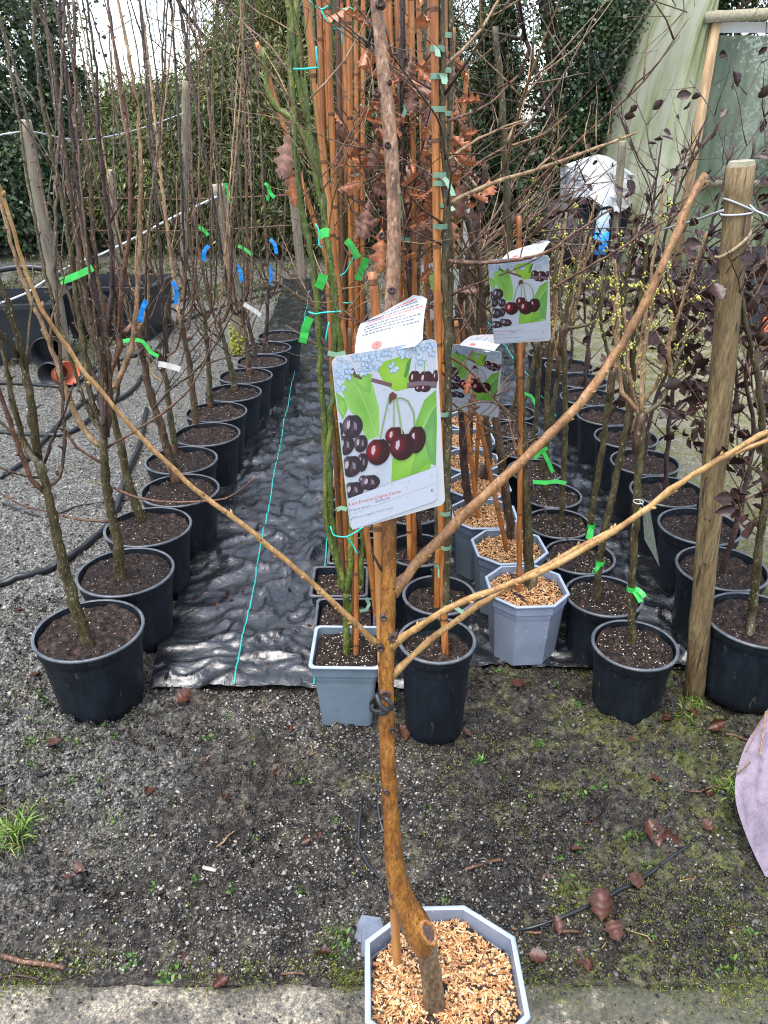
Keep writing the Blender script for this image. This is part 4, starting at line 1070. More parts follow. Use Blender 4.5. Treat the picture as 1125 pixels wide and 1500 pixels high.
    for c_ in ((100, 820, 22, 50), (140, 910, 52, 62), (235, 905, 42, 55), (248, 1020, 34, 60), (180, 800, 62, 72), (178, 1040, 66, 68), (255, 1130, 25, 30), (195, 1190, 66, 55), (303, 1150, 62, 50)): cherry(*c_, True)
    strip([(358, 880), (380, 760), (405, 640)], 0.0017, (0.55, 0.70, 0.42)); strip([(445, 815), (440, 720), (436, 650)], 0.0016, (0.6, 0.75, 0.48))
    strip([(585, 830), (570, 730), (530, 665), (490, 645), (450, 645)], 0.0018, (0.52, 0.68, 0.40))
    cherry(452, 870, 60, 58, False, 0.5); cherry(600, 900, 60, 88, False, 0.22); cherry(348, 962, 76, 84, False, 0.62); cherry(508, 940, 82, 86, False, 0.40)
    strip([(500, 862), (480, 760), (455, 650)], 0.0019, (0.62, 0.76, 0.48))
    poly([(405, 620), (425, 605), (455, 625), (445, 650), (425, 655), (410, 680), (402, 650)], (0.42, 0.25, 0.2))
    # pale text band along the foot, rule and small marks
    poly([(140, 1245), (752, 1080), (768, 1290), (750, 1310), (195, 1446), (165, 1420)], (0.86, 0.89, 0.95))
    strip([(185, 1345), (750, 1192)], 0.0004, (0.5, 0.52, 0.58))
    strip([(180, 1375), (185, 1382), (197, 1362)], 0.0008, (0.2, 0.42, 0.3))
    def text(body, x, y, size, col, italic=0.0):
        cu = bpy.data.curves.new('t', 'FONT'); cu.body = body; cu.size = size; cu.shear = italic; cu.resolution_u = 2
        to = bpy.data.objects.new('t', cu); COL.objects.link(to); bpy.context.view_layer.update()
        me = bpy.data.meshes.new_from_object(to.evaluated_get(bpy.context.evaluated_depsgraph_get()))
        layer[0] += 1; p0 = uv(x, y)
        mb.add([(p0[0] + v.co.x, yl(), p0[1] + v.co.y) for v in me.vertices], [tuple(p.vertices)[::-1] for p in me.polygons], 0, s2l(col))
        bpy.data.objects.remove(to); bpy.data.meshes.remove(me); bpy.data.curves.remove(cu)
    text('Kers\u00b7Kirsche\u00b7Cherry\u00b7Cerise', 168, 1290, 0.0066, (0.83, 0.15, 0.20))
    text('Prunus avium', 172, 1328, 0.0055, (0.42, 0.44, 0.52), 0.2); text('Sunburst', 342, 1283, 0.0060, (0.28, 0.29, 0.38))
    text('Most popular fruit trees', 205, 1376, 0.0058, (0.55, 0.66, 0.62), 0.15)
    text('K', 722, 1248, 0.0068, (0.22, 0.2, 0.24))
    return mb
def card_outline(r=0.008, k=5):
    out = []
    for cx_, cz_, a0 in ((LW - r, LH - r, 0), (r, LH - r, 90), (r, r, 180), (LW - r, r, 270)):
        for i in range(k + 1):
            t = math.radians(a0 + 90 * i / k); out.append((cx_ + r * math.cos(t), cz_ + r * math.sin(t)))
    return out
mb = MB(); ol = card_outline()
mb.loft([[(x, -0.0004, z) for x, z in ol], [(x, 0.0004, z) for x, z in ol]], 0, True, True, True)
CARD = mb.mesh('card', 'card', None, False)
_art = art(); _art.c = [tuple(v * 0.56 for v in c) for c in _art.c]
PRINT = _art.mesh('printed_picture', 'print', None, False, True)
mb = MB(); rg_ = random.Random(12)
for _ in range(230):
    x, z = rg_.uniform(0.006, LW - 0.006), rg_.uniform(0.012, LH - 0.006); r_ = rg_.choice([0.0005, 0.0007, 0.0011])
    mb.lathe([(r_, 0), (r_ * 0.8, r_ * 0.35), (0.0001, r_ * 0.5)], 7, 0, (0, 0, 0))
    n_ = 21
    for q in range(len(mb.v) - n_, len(mb.v)):
        v = mb.v[q]; mb.v[q] = (x + v[0], -0.0022 - v[2], z + v[1])
DROPS = mb.mesh('water_drops', 'drop', None, True)
# folded-over back flap: upside-down small print with a pink-tinted picture
def flap_mesh(lean, L_=0.09):
    mb = MB(); rings = []
    for i in range(13):
        f = i / 12; y = lean * L_ * (math.sin(f * 1.5)); z = LH - 0.004 + L_ * f * (1 - 0.25 * f)
        inset = 0.010 if f < 0.01 else (0.012 * max(0, (f - 0.8) / 0.2) ** 2 * 2)
        x0, x1 = 0.030 + inset + 0.028 * f, LW - 0.022 - inset + 0.030 * f
        rings.append([(x0 + (x1 - x0) * j / 8, y + 0.004 * math.sin(j * 0.6), z + 0.02 * (j / 8 - 0.5) * f) for j in range(9)])
    mb.loft(rings, 0, False)
    back = MB()
    back.loft([[(p[0], p[1] + 0.0008, p[2]) for p in r_] for r_ in rings], 0, False)
    for f_ in back.f: mb.f.append(tuple(i + len(mb.v) for i in f_[::-1])); mb.mi.append(0)
    mb.v += back.v; mb.c += back.c
    pm = MB(); rg = random.Random(3)
    def at(u, f):
        k = f * 12; i = min(11, int(k)); t = k - i; j = u * 8; jj = min(7, int(j)); s_ = j - jj
        a = Vector(rings[i][jj]).lerp(Vector(rings[i][jj + 1]), s_); b_ = Vector(rings[i + 1][jj]).lerp(Vector(rings[i + 1][jj + 1]), s_)
        return a.lerp(b_, t) + Vector((0, -0.0006, 0))
    for li, f in enumerate((0.40, 0.47, 0.54, 0.61, 0.70, 0.77, 0.86, 0.92)):
        u = 0.08 + 0.05 * rg.random(); end = rg.choice([0.7, 0.85, 0.92])
        while u < end:
            w_ = rg.uniform(0.02, 0.06); c_ = s2l((0.85, 0.35, 0.33)) if li in (4, 7) else s2l((0.36, 0.38, 0.42)); hh = 0.026
            pm.add([at(u, f), at(u + w_, f), at(u + w_, f + hh), at(u, f + hh)], [(0, 1, 2, 3)], 0, c_); u += w_ + 0.012
    for cx_, cf, r_, c_ in ((0.62, 0.3, 0.16, (0.93, 0.80, 0.78)), (0.8, 0.22, 0.12, (0.93, 0.82, 0.80)), (0.33, 0.14, 0.10, (0.85, 0.42, 0.40)), (0.36, 0.14, 0.045, (0.62, 0.3, 0.2))):
        P = [at(min(0.98, max(0.02, cx_ + r_ * 0.8 * math.cos(t))), min(0.98, max(0.01, cf + r_ * 0.7 * math.sin(t)))) + Vector((0, -0.0002 if r_ > 0.11 else -0.0005, 0)) for t in np.linspace(0, 6.283, 14, endpoint=False)]
        pm.add(P, [tuple(range(14))], 0, s2l(c_))
    return mb.mesh('back_flap', 'card', None, True), pm.mesh('printed_text', 'print', None, False, True)
FLAP, FLTXT = flap_mesh(0.45, 0.062)
FLAP2, FLTXT2 = flap_mesh(3.5, 0.014)
def place_label(label, corner_bl, corner_br, corner_tl, flap, drops=False):
    bl, br, tl = [Vector(c) for c in (corner_bl, corner_br, corner_tl)]
    t = thing('picture_label', label, 'label', bl, 'cherry picture labels')
    ex = (br - bl); sx_ = ex.length / LW; ex.normalize(); ez = (tl - bl); ez = ez - ex * ez.dot(ex); sz_ = ez.length / LH; ez.normalize(); ey = ez.cross(ex)
    s_ = (sx_ + sz_) / 2
    Mx = Matrix((ex, ey, ez)).transposed().to_4x4(); t.matrix_world = Matrix.Translation(bl) @ Mx @ Matrix.Diagonal((s_, s_, s_, 1))
    c_ = obj('card', CARD, t); obj('printed_picture', PRINT, c_)
    if drops:
        d_ = obj('water_drops', DROPS, t); d_['kind'] = 'stuff'
    if flap is not None:
        f_ = obj('back_flap', flap[0], t); obj('printed_text', flap[1], f_)
    return t
Yl = tY(640) - 0.085
place_label('large picture label of dark cherries with folded back flap on the front trunk', W(513, 777, Yl), W(653, 738, Yl + 0.058), W(482, 527, Yl + 0.008), (FLAP, FLTXT), True)
Yl2 = 1.80
place_label('upright cherry picture label on the tree in the nearest wood-chipped octagonal pot of the row', W(724, 504, Yl2), W(807, 499, Yl2 - 0.026), W(715, 381, Yl2 - 0.052), (FLAP2, FLTXT2))
place_label('cherry picture label sloping to one side behind the brown oak leaf', W(656, 598, 2.10), W(730, 612, 2.05), W(654, 502, 2.002), (FLAP2, FLTXT2))
place_label('cherry picture label mostly hidden behind canes and twigs', W(630, 470, 2.7), W(672, 462, 2.65), W(632, 380, 2.72), None)

# ================================================================ TREES IN ROWS
ORD = ['first', 'second', 'third', 'fourth', 'fifth', 'sixth', 'seventh', 'eighth', 'ninth', 'tenth', 'eleventh', 'twelfth', 'thirteenth']
def tie(parent, p, r, kind='tape_green', w=0.012, tails=1, L_=0.05, ax=(0, 0, 1)):
    mb = MB(); p = Vector(p); band(mb, p, ax, r + 0.0008, w, 0, 12, 0.0012)
    for _ in range(tails):
        a = random.uniform(-2.6, -0.5); d = Vector((math.cos(a), math.sin(a), random.uniform(-0.5, 0.35))).normalized()
        q = [p + d * r * 0.9]
        for k in range(4):
            d = (d + Vector((0, 0, -0.22)) + Vector((random.gauss(0, .15), random.gauss(0, .15), 0))).normalized(); q.append(q[-1] + d * L_ / 4)
        ribbon(mb, q, w)
    return part('tie', mb, kind, parent, False)
def cord_tie(parent, pts, r=0.0018, kind='tie_teal'):
    mb = MB(); mb.tube(smooth_path(pts, 0.008), r, 6); return part('tie', mb, kind, parent)

def spaced(P, dmin):
    """pots in a row stand clear of each other: push each one back along the row where it would overlap the one before"""
    P = [Vector((p.x, p.y, 0)) for p in P]
    for a, b_ in zip(P, P[1:]):
        dx = b_.x - a.x
        b_.y = max(b_.y, a.y + math.sqrt(max(0.0, dmin * dmin - dx * dx)))
    return P
# ---------------- row beside the aisle (twelve pots, multi-stemmed trees)
L_RIM = [(130, 921), (184, 836), (216, 772), (262, 720), (264, 676), (301, 639), (313, 609), (338, 580), (356, 557), (378, 539), (386, 519), (406, 500)]
L_TR = [[(130, 948), (105, 872), (85, 792), (68, 712), (56, 676)],
        [(176, 850), (172, 790), (158, 728), (152, 660), (151, 610)],
        [(209, 764), (190, 714), (178, 657), (165, 603), (158, 560)],
        [(258, 706), (238, 632), (219, 574), (207, 512), (198, 475)],
        [(257, 664), (250, 615), (242, 553), (231, 512)],
        [(288, 626), (283, 583), (277, 530), (269, 491), (262, 454)],
        [(309, 600), (306, 542), (302, 491), (297, 449)],
        [(346, 576), (337, 537), (329, 502), (320, 470)],
        [(366, 553), (362, 509), (357, 472), (352, 450)],
        [(379, 538), (370, 500), (359, 456), (352, 440)],
        [(388, 516), (391, 472), (393, 426), (394, 410)]]
L_EXP = {0: [[(56, 676), (41, 661), (21, 599), (3, 512), (-20, 440)], [(56, 676), (54, 655), (45, 586), (29, 504), (10, 445), (-18, 360)], [(62, 690), (75, 650), (95, 600), (108, 560)]],
         1: [[(151, 610), (147, 560), (153, 498), (121, 320), (92, 71), (87, 0), (84, -60)], [(150, 625), (135, 590), (121, 498), (96, 320), (64, 160), (46, 0), (42, -50)],
             [(151, 610), (150, 540), (131, 462), (114, 355), (96, 231), (76, 71), (53, 0), (45, -40)], [(156, 640), (160, 560), (152, 470), (140, 380), (130, 250), (112, 120), (108, 0)],
             [(154, 655), (130, 640), (104, 590), (72, 500), (30, 400), (5, 310), (-15, 240)]],
         2: [[(158, 560), (155, 500), (165, 420), (160, 330), (147, 230), (140, 100), (125, -20)], [(158, 560), (175, 500), (178, 420), (190, 330), (188, 200), (172, 100), (155, -20)],
             [(160, 575), (140, 510), (118, 430), (112, 300), (85, 180), (70, 60), (62, -20)], [(160, 580), (190, 520), (200, 440), (205, 330), (205, 200), (185, 60), (165, -30)]]}
LOW = {1: [[(164, 764), (120, 762), (80, 752), (30, 738), (0, 722), (-30, 712)], [(155, 682), (128, 665), (100, 640), (88, 570), (80, 540)], [(157, 656), (190, 636), (220, 618), (270, 578), (300, 530), (312, 480)],
           [(166, 714), (200, 728), (250, 735), (330, 730), (376, 697)]],
       0: [[(60, 700), (40, 697), (15, 690), (-10, 680)]],
       3: [[(224, 600), (250, 570), (290, 540), (330, 480), (372, 400)]],
       5: [[(279, 545), (310, 530), (360, 515), (400, 490)], [(275, 520), (300, 490), (330, 440), (350, 380)]]}
def spread_leaders(p0, n, r0, top, lean=(0, 0), bend=0.22):
    out = []
    a0 = random.random() * 6.28
    for k in range(n):
        a = a0 + 6.283 * k / n + random.uniform(-0.4, 0.4); o_ = Vector((math.cos(a), math.sin(a), 0)); s_ = bend * random.uniform(0.5, 1.2)
        h = top - p0.z; q = p0 + Vector((0, 0, -random.uniform(0.0, 0.14)))
        pts = [q, q + o_ * s_ * 0.35 + Vector((0, 0, 0.10)), q + o_ * s_ * 0.7 + Vector((0, 0, h * 0.33)), q + o_ * s_ * 0.95 + Vector((lean[0] * 0.5, lean[1], h * 0.66)), q + o_ * s_ * random.uniform(0.9, 1.5) + Vector((lean[0], lean[1], h * random.uniform(0.9, 1.1)))]
        out.append(pts)
    return out
GL = 'bare trees in black pots along the aisle'
left_mats = ['bark_olive', 'bark_olive', 'bark_olive', 'bark_brown', 'bark_olive', 'bark_brown', 'bark_olive', 'bark_olive', 'bark_brown', 'bark_dark', 'bark_dark']
left_lab = ['bare forked tree leaning from the black gravel-side pot nearest the concrete edging',
            'bare tree with many dark upright stems in the second black pot of the gravel-side row']
L_P = spaced([G(x, y, 0.25) for x, y in L_RIM], 0.301)
for i, (rx_, ry_) in enumerate(L_RIM):
    c_ = L_P[i]; dy_ = c_.y - G(rx_, ry_, 0.25).y; loc = Vector((c_.x, c_.y, 0.006 if c_.x > -0.86 else 0.0)); loc.z = 0.0
    if i < 11:
        lab = left_lab[i] if i < 2 else 'bare multi-stemmed tree in black pot, %s from the concrete edging in the gravel-side row' % ORD[i]
        t = thing('potted_tree', lab, 'potted tree', loc, GL)
    else:
        t = thing('plant_pot', 'treeless black pot of compost at the far end of the gravel-side row', 'pot', loc, GL)
    P = make_pot(t, 'left', random.random() * 6)
    if i > 10: continue
    Yt = loc.y + (0.01 if i else 0.0)
    px = L_TR[i]; b0 = G(px[0][0], px[0][1], P['sz'] - 0.004); b0.y += dy_
    pts = [b0 - Vector((0, 0, 0.03))] + [W(x, y, b0.y + (Yt - b0.y) * 0.2) for x, y in px]
    mb = MB(); r0 = [0.0145, 0.0145, 0.0145, 0.0155, 0.0125, 0.015, 0.0135, 0.014, 0.013, 0.013, 0.013][i]
    path = stem(mb, pts, r0 * 1.12, r0 * 0.62, 12, 0.02, 0, 0.045, 1.3, 0.35, 0.008)
    tk = part('trunk', mb, left_mats[i], t)
    mb = MB(); mb.tube(smooth_path([pts[0], pts[1], pts[1].lerp(pts[2], 0.35)], 0.015), [r0 * 1.7, r0 * 1.35] + [r0 * 1.18] * 40 if False else r0 * 1.2, 10, jit=0.12)
    if i >= 3: part('root_flare', mb, 'bark_red', tk)
    ends = [wpath(e, Yt, Yt + random.uniform(-0.06, 0.10)) for e in L_EXP[i]] if i in L_EXP else []
    rr0 = [r0 * (0.62 if i else 0.78)] * len(ends)
    if i == 0: rr0[2] = r0 * 0.3
    extra = spread_leaders(path[-1], {0: 2, 1: 2, 2: 2}.get(i, 6), r0, random.uniform(2.0, 2.5) if i < 4 else random.uniform(2.2, 2.9), lean=(random.uniform(-0.1, 0.1), 0.1), bend=0.24 if i > 2 else 0.16)
    mats_b = ['bark_olive', 'bark_brown', 'bark_dark', 'bark_red', 'bark_brown', 'bark_tan']
    for k, e in enumerate(ends + extra):
        mb = MB(); rb = r0 * random.uniform(0.26, 0.42) if k >= len(ends) else rr0[k]
        if k == 0: e = [path[-5], path[-1]] + list(e[1:]); rb = r0 * 0.66
        pp = stem(mb, e, rb, rb * (0.38 if k else 0.28), 8, 0.022, 0, 0.05, 1.35, 0.75, 0.012)
        if random.random() < 0.7: twigs(mb, pp, random.randint(1, 3), 0.35, rb * 0.4, 4, 0.8, lo=0.1, hi=0.75, spread=0.55)
        mt = mats_b[(k + i) % 6]
        if i == 1 and k < 3: mt = ['bark_dark', 'bark_olive', 'bark_brown'][k]
        if i == 0 and k < 2: mt = 'bark_olive'
        part('branch', mb, mt, tk)
    for e in LOW.get(i, []):
        mb = MB(); stem(mb, wpath(e, Yt, Yt - 0.05), 0.0042, 0.0018, 6, 0.025, 0, 0.05, 1.3, 0.6, 0.01); part('branch', mb, 'bark_red' if i == 1 else 'bark_brown', tk)
    if i > 2:
        mb = MB(); twigs(mb, path, 5, 0.5, 0.0032, 4, 0.5, lo=0.5, hi=1.0, sub=2, spread=0.8); part('branch', mb, 'bark_brown', tk)
    # coloured tapes
    def strip_at(pxs, w, mat):
        mb = MB(); ribbon(mb, smooth_path([W(x, y, Yt - 0.03) for x, y in pxs], 0.01, 0.0008), w); part('marker_tape', mb, mat, t, False)
    if i == 1: strip_at([(88, 413), (104, 407), (120, 400), (136, 392)], 0.017, 'tape_green')
    if i == 3: strip_at([(205, 472), (208, 455), (214, 440)], 0.017, 'tape_blue'); strip_at([(172, 502), (190, 498), (208, 500), (220, 515), (232, 522)], 0.013, 'tape_green'); strip_at([(232, 533), (248, 536), (264, 541)], 0.02, 'white_tag')
    if i == 5: strip_at([(253, 412), (258, 425), (258, 446)], 0.017, 'tape_blue')
    if i == 6: strip_at([(306, 360), (300, 368), (298, 382)], 0.018, 'tape_blue')
    if i == 7: strip_at([(347, 388), (352, 398), (354, 412)], 0.018, 'tape_blue'); strip_at([(290, 331), (298, 337), (305, 345)], 0.017, 'tape_green')
    if i == 8: strip_at([(357, 446), (368, 452), (382, 462)], 0.022, 'white_tag'); strip_at([(330, 268), (334, 280), (335, 298)], 0.017, 'tape_green')
    if i == 9: strip_at([(396, 350), (402, 358), (405, 372)], 0.02, 'tape_blue'); strip_at([(349, 360), (360, 366), (370, 374)], 0.018, 'tape_green')
    if i == 10: strip_at([(396, 388), (397, 402), (396, 417)], 0.02, 'tape_blue'); strip_at([(392, 272), (396, 282), (402, 290)], 0.02, 'tape_green'); strip_at([(388, 268), (394, 276), (392, 294)], 0.018, 'tape_green')

# ---------------- green-stemmed trees in square pots, and caned trees in round pots (middle rows)
GM = 'caned young trees behind the front cherry'
C_POS = [G(508, 948, 0.225), G(506, 902, 0.20), G(498, 852, 0.20), Vector((-0.10, 2.28, 0)), Vector((-0.11, 2.50, 0)), Vector((-0.12, 2.76, 0))]
C_POS = spaced(C_POS, 0.186)
C_LAB = ['green-stemmed young tree with cane in the grey square pot', 'green-stemmed tree in the black square pot touching the grey square pot',
         'green-stemmed tree in the second black square pot behind the grey square pot', 'green-stemmed tree in the third black square pot behind the grey square pot',
         'green-stemmed tree in the fourth black square pot behind the grey square pot', 'green-stemmed tree in the fifth black square pot behind the grey square pot']
C_EXP = {0: [[(508, 868), (500, 840), (489, 808), (478, 760), (477, 664), (470, 560), (460, 402), (438, 277), (430, 153), (425, 60), (420, -30)],
             [(508, 868), (496, 832), (485, 736), (482, 652), (490, 540), (490, 462), (471, 284), (453, 199), (434, 89), (424, 0), (420, -40)],
             [(508, 868), (515, 780), (503, 650), (499, 520), (484, 380), (460, 240), (441, 100), (433, 0), (430, -40)]],
         1: [[(527, 856), (531, 784), (520, 640), (503, 500), (480, 330), (462, 150), (448, 20), (444, -40)], [(524, 860), (512, 760), (499, 620), (497, 480), (472, 300), (440, 190), (400, 150), (385, 70)]],
         2: [[(500, 820), (494, 700), (498, 560), (492, 400), (483, 240), (486, 60), (484, -30)]],
         3: [[(510, 760), (506, 600), (507, 400), (512, 200), (516, 0), (517, -40)]],
         4: [[(508, 720), (500, 560), (488, 360), (470, 160), (455, 0), (450, -30)]],
         5: [[(515, 690), (513, 500), (520, 300), (530, 100), (534, -30)]]}
C_CANE = {0: [((520, 935), (512, 480), 'cane_dark', 0.0062), ((521, 930), (516, 640), 'cane', 0.0078)],
          1: [((552, 905), (444, -40), 'cane', 0.0086), ((503, 850), (486, 600), 'cane_dark', 0.007)],
          2: [((506, 830), (477, -40), 'cane', 0.0085), ((500, 840), (466, -40), 'cane', 0.0085)],
          3: [((508, 780), (493, -40), 'cane_dark', 0.0085), ((516, 780), (511, -40), 'cane', 0.0085), ((502, 780), (470, -40), 'cane', 0.008)],
          4: [((515, 740), (505, 12), 'cane', 0.0085), ((505, 740), (478, 60), 'cane', 0.008)],
          5: [((522, 700), (521, -30), 'cane', 0.009), ((530, 700), (532, -30), 'cane', 0.0085), ((512, 700), (499, -30), 'cane', 0.0085)]}
for i, p in enumerate(C_POS):
    t = thing('potted_tree', C_LAB[i], 'potted tree', (p.x, p.y, 0.004), GM)
    P = make_pot(t, 'square' if i == 0 else 'square_black', random.uniform(-0.04, 0.04) if i else -0.02)
    b0 = Vector((p.x, p.y, P['sz'] - 0.02)); e = C_EXP[i]; st0 = W(e[0][0][0], e[0][0][1], p.y)
    mb = MB(); bb = G(509, 936, P['sz']) if i == 0 else b0
    if i == 0: bb.y = p.y
    pth = stem(mb, [bb - Vector((0, 0, 0.02)), bb.lerp(st0, 0.5), st0], 0.0105, 0.0085, 10, 0.015, 0, 0.05, 1.15, 0.3, 0.005)
    tk = part('trunk', mb, 'bark_green', t)
    for k, q in enumerate(e):
        mb = MB(); pp = stem(mb, wpath(q, p.y, p.y + 0.05), 0.0076, 0.0056, 8, 0.02, 0, 0.05, 1.18, 0.6, 0.006)
        tw = MB(); twigs(tw, pp, 4 if i < 3 else 7, 0.42, 0.0024, 4, 0.35, lo=0.35, hi=0.95, sub=2, spread=0.75)
        br = part('branch', mb, 'bark_green', tk); part('twigs', tw, 'bark_tan' if k else 'bark_red', t)['kind'] = 'stuff'
    for (a_, b_, mt, r_) in C_CANE[i]:
        A_, B_ = W(*a_, p.y), W(*b_, p.y + 0.02)
        if A_.z > P['sz']: A_ = A_ + (A_ - B_).normalized() * min(0.35, (A_.z - P['sz'] + 0.03) / max(0.2, (B_ - A_).normalized().z))
        cane(t, A_, B_, r_, mt)
    if i == 0:
        Yc = p.y - 0.03
        cord_tie(t, [W(484, 771, Yc), W(488, 783, Yc), W(497, 786, Yc - .01), W(508, 786, Yc - .01), W(520, 780, Yc), W(532, 772, Yc)]); cord_tie(t, [W(508, 786, Yc - .01), W(516, 797, Yc), W(524, 812, Yc)])
        cord_tie(t, [W(430, 101, Yc), W(445, 101, Yc - .01), W(466, 99, Yc)]); cord_tie(t, [W(466, 99, Yc), W(464, 85, Yc), W(463, 68, Yc)])
        cord_tie(t, [W(462, 328, Yc), W(468, 340, Yc), W(467, 358, Yc), W(472, 364, Yc)])
        cord_tie(t, [W(452, 457, Yc), W(462, 460, Yc - .01), W(472, 458, Yc), W(500, 456, Yc)]); cord_tie(t, [W(482, 472, Yc), W(479, 486, Yc), W(477, 500, Yc)])
        for pxs, w_, mt in (([(467, 345), (476, 340), (482, 341)], 0.018, 'tape_green'), ([(454, 465), (448, 480), (443, 502)], 0.018, 'tape_green'), ([(466, 422), (472, 412), (474, 402)], 0.02, 'tape_green'),
                            ([(480, 517), (492, 520), (506, 517)], 0.011, 'tape_sage'), ([(493, 747), (500, 744), (508, 746)], 0.011, 'tape_sage')):
            mb = MB(); ribbon(mb, smooth_path([W(x, y, Yc) for x, y in pxs], 0.01, 0.0006), w_); part('tie', mb, mt, t, False)
    if i == 1:
        Yc = p.y - 0.02
        cord_tie(t, [W(452, 0, Yc), W(462, 10, Yc), W(472, 14, Yc), W(482, 8, Yc)]); cord_tie(t, [W(470, 14, Yc), W(476, 26, Yc), W(480, 34, Yc)])
        mb = MB(); ribbon(mb, [W(527, 895, Yc - .03), W(537, 893, Yc - .03), W(541, 885, Yc - .02), W(536, 876, Yc - .02)], 0.01); part('tie', mb, 'tape_sage', t, False)
    if i == 2:
        Yc = p.y - 0.02
        for pxs in ([(500, 15), (512, 11), (518, 14)], [(488, 42), (499, 43), (501, 65)], [(495, 404), (505, 400), (516, 380), (520, 372)], [(528, 153), (540, 163), (548, 171)], [(500, 443), (508, 444), (516, 443)]):
            cord_tie(t, [W(x, y, Yc) for x, y in pxs])
        for pxs in ([(507, 352), (513, 358), (518, 366), (525, 378)], [(524, 410), (530, 395), (537, 378)]):
            mb = MB(); ribbon(mb, smooth_path([W(x, y, Yc) for x, y in pxs], 0.01), 0.018); part('tie', mb, 'tape_green', t, False)

P_POS = [G(640, 936, 0.30), G(643, 872, 0.28), G(612, 806, 0.28), Vector((0.10, 2.42, 0)), Vector((0.13, 2.68, 0)), Vector((0.08, 2.96, 0))]
P_POS = spaced(P_POS, 0.214)
P_LAB = ['olive-stemmed young tree tied to a thick cane in the tall round black pot', 'caned young tree in the round black pot behind the tall round black pot',
         'young oak keeping its brown leaves among the canes', 'caned bare tree in the pot directly behind the brown-leaved oak',
         'caned bare tree two pots behind the brown-leaved oak', 'caned bare tree three pots behind the brown-leaved oak']
P_TR = [[(649, 938), (652, 890), (655, 760), (656, 640), (655, 500), (652, 400), (652, 330), (656, 302), (652, 280), (650, 180), (648, 60), (646, -40)],
        [(636, 868), (640, 800), (641, 700), (655, 560), (660, 420), (655, 250), (660, 90), (660, -40)],
        [(616, 800), (612, 760), (606, 600), (600, 420), (592, 280), (588, 120), (590, -30)],
        [(600, 760), (604, 600), (612, 400), (620, 200), (622, 0), (622, -30)],
        [(645, 700), (655, 560), (672, 400), (682, 280), (690, 160)], [(625, 680), (628, 500), (634, 300), (640, 100), (640, -20)]]
P_CANE = [[((652, 934), (636, -40), 'cane', 0.0088)], [((640, 872), (651, -40), 'cane', 0.0092), ((652, 872), (641, 760), 'cane', 0.007)], [((606, 806), (602, -30), 'cane', 0.008), ((600, 800), (561, -30), 'cane', 0.0085)],
          [((598, 760), (569, -30), 'cane', 0.0085), ((610, 760), (580, -30), 'cane', 0.0085), ((604, 760), (376, 62), 'cane', 0.0075)], [((640, 700), (684, 105), 'cane', 0.0085), ((648, 700), (664, 40), 'cane', 0.0085), ((634, 700), (612, -30), 'cane', 0.009)], [((632, 680), (628, -20), 'cane', 0.0085), ((620, 680), (594, -30), 'cane', 0.0085)]]
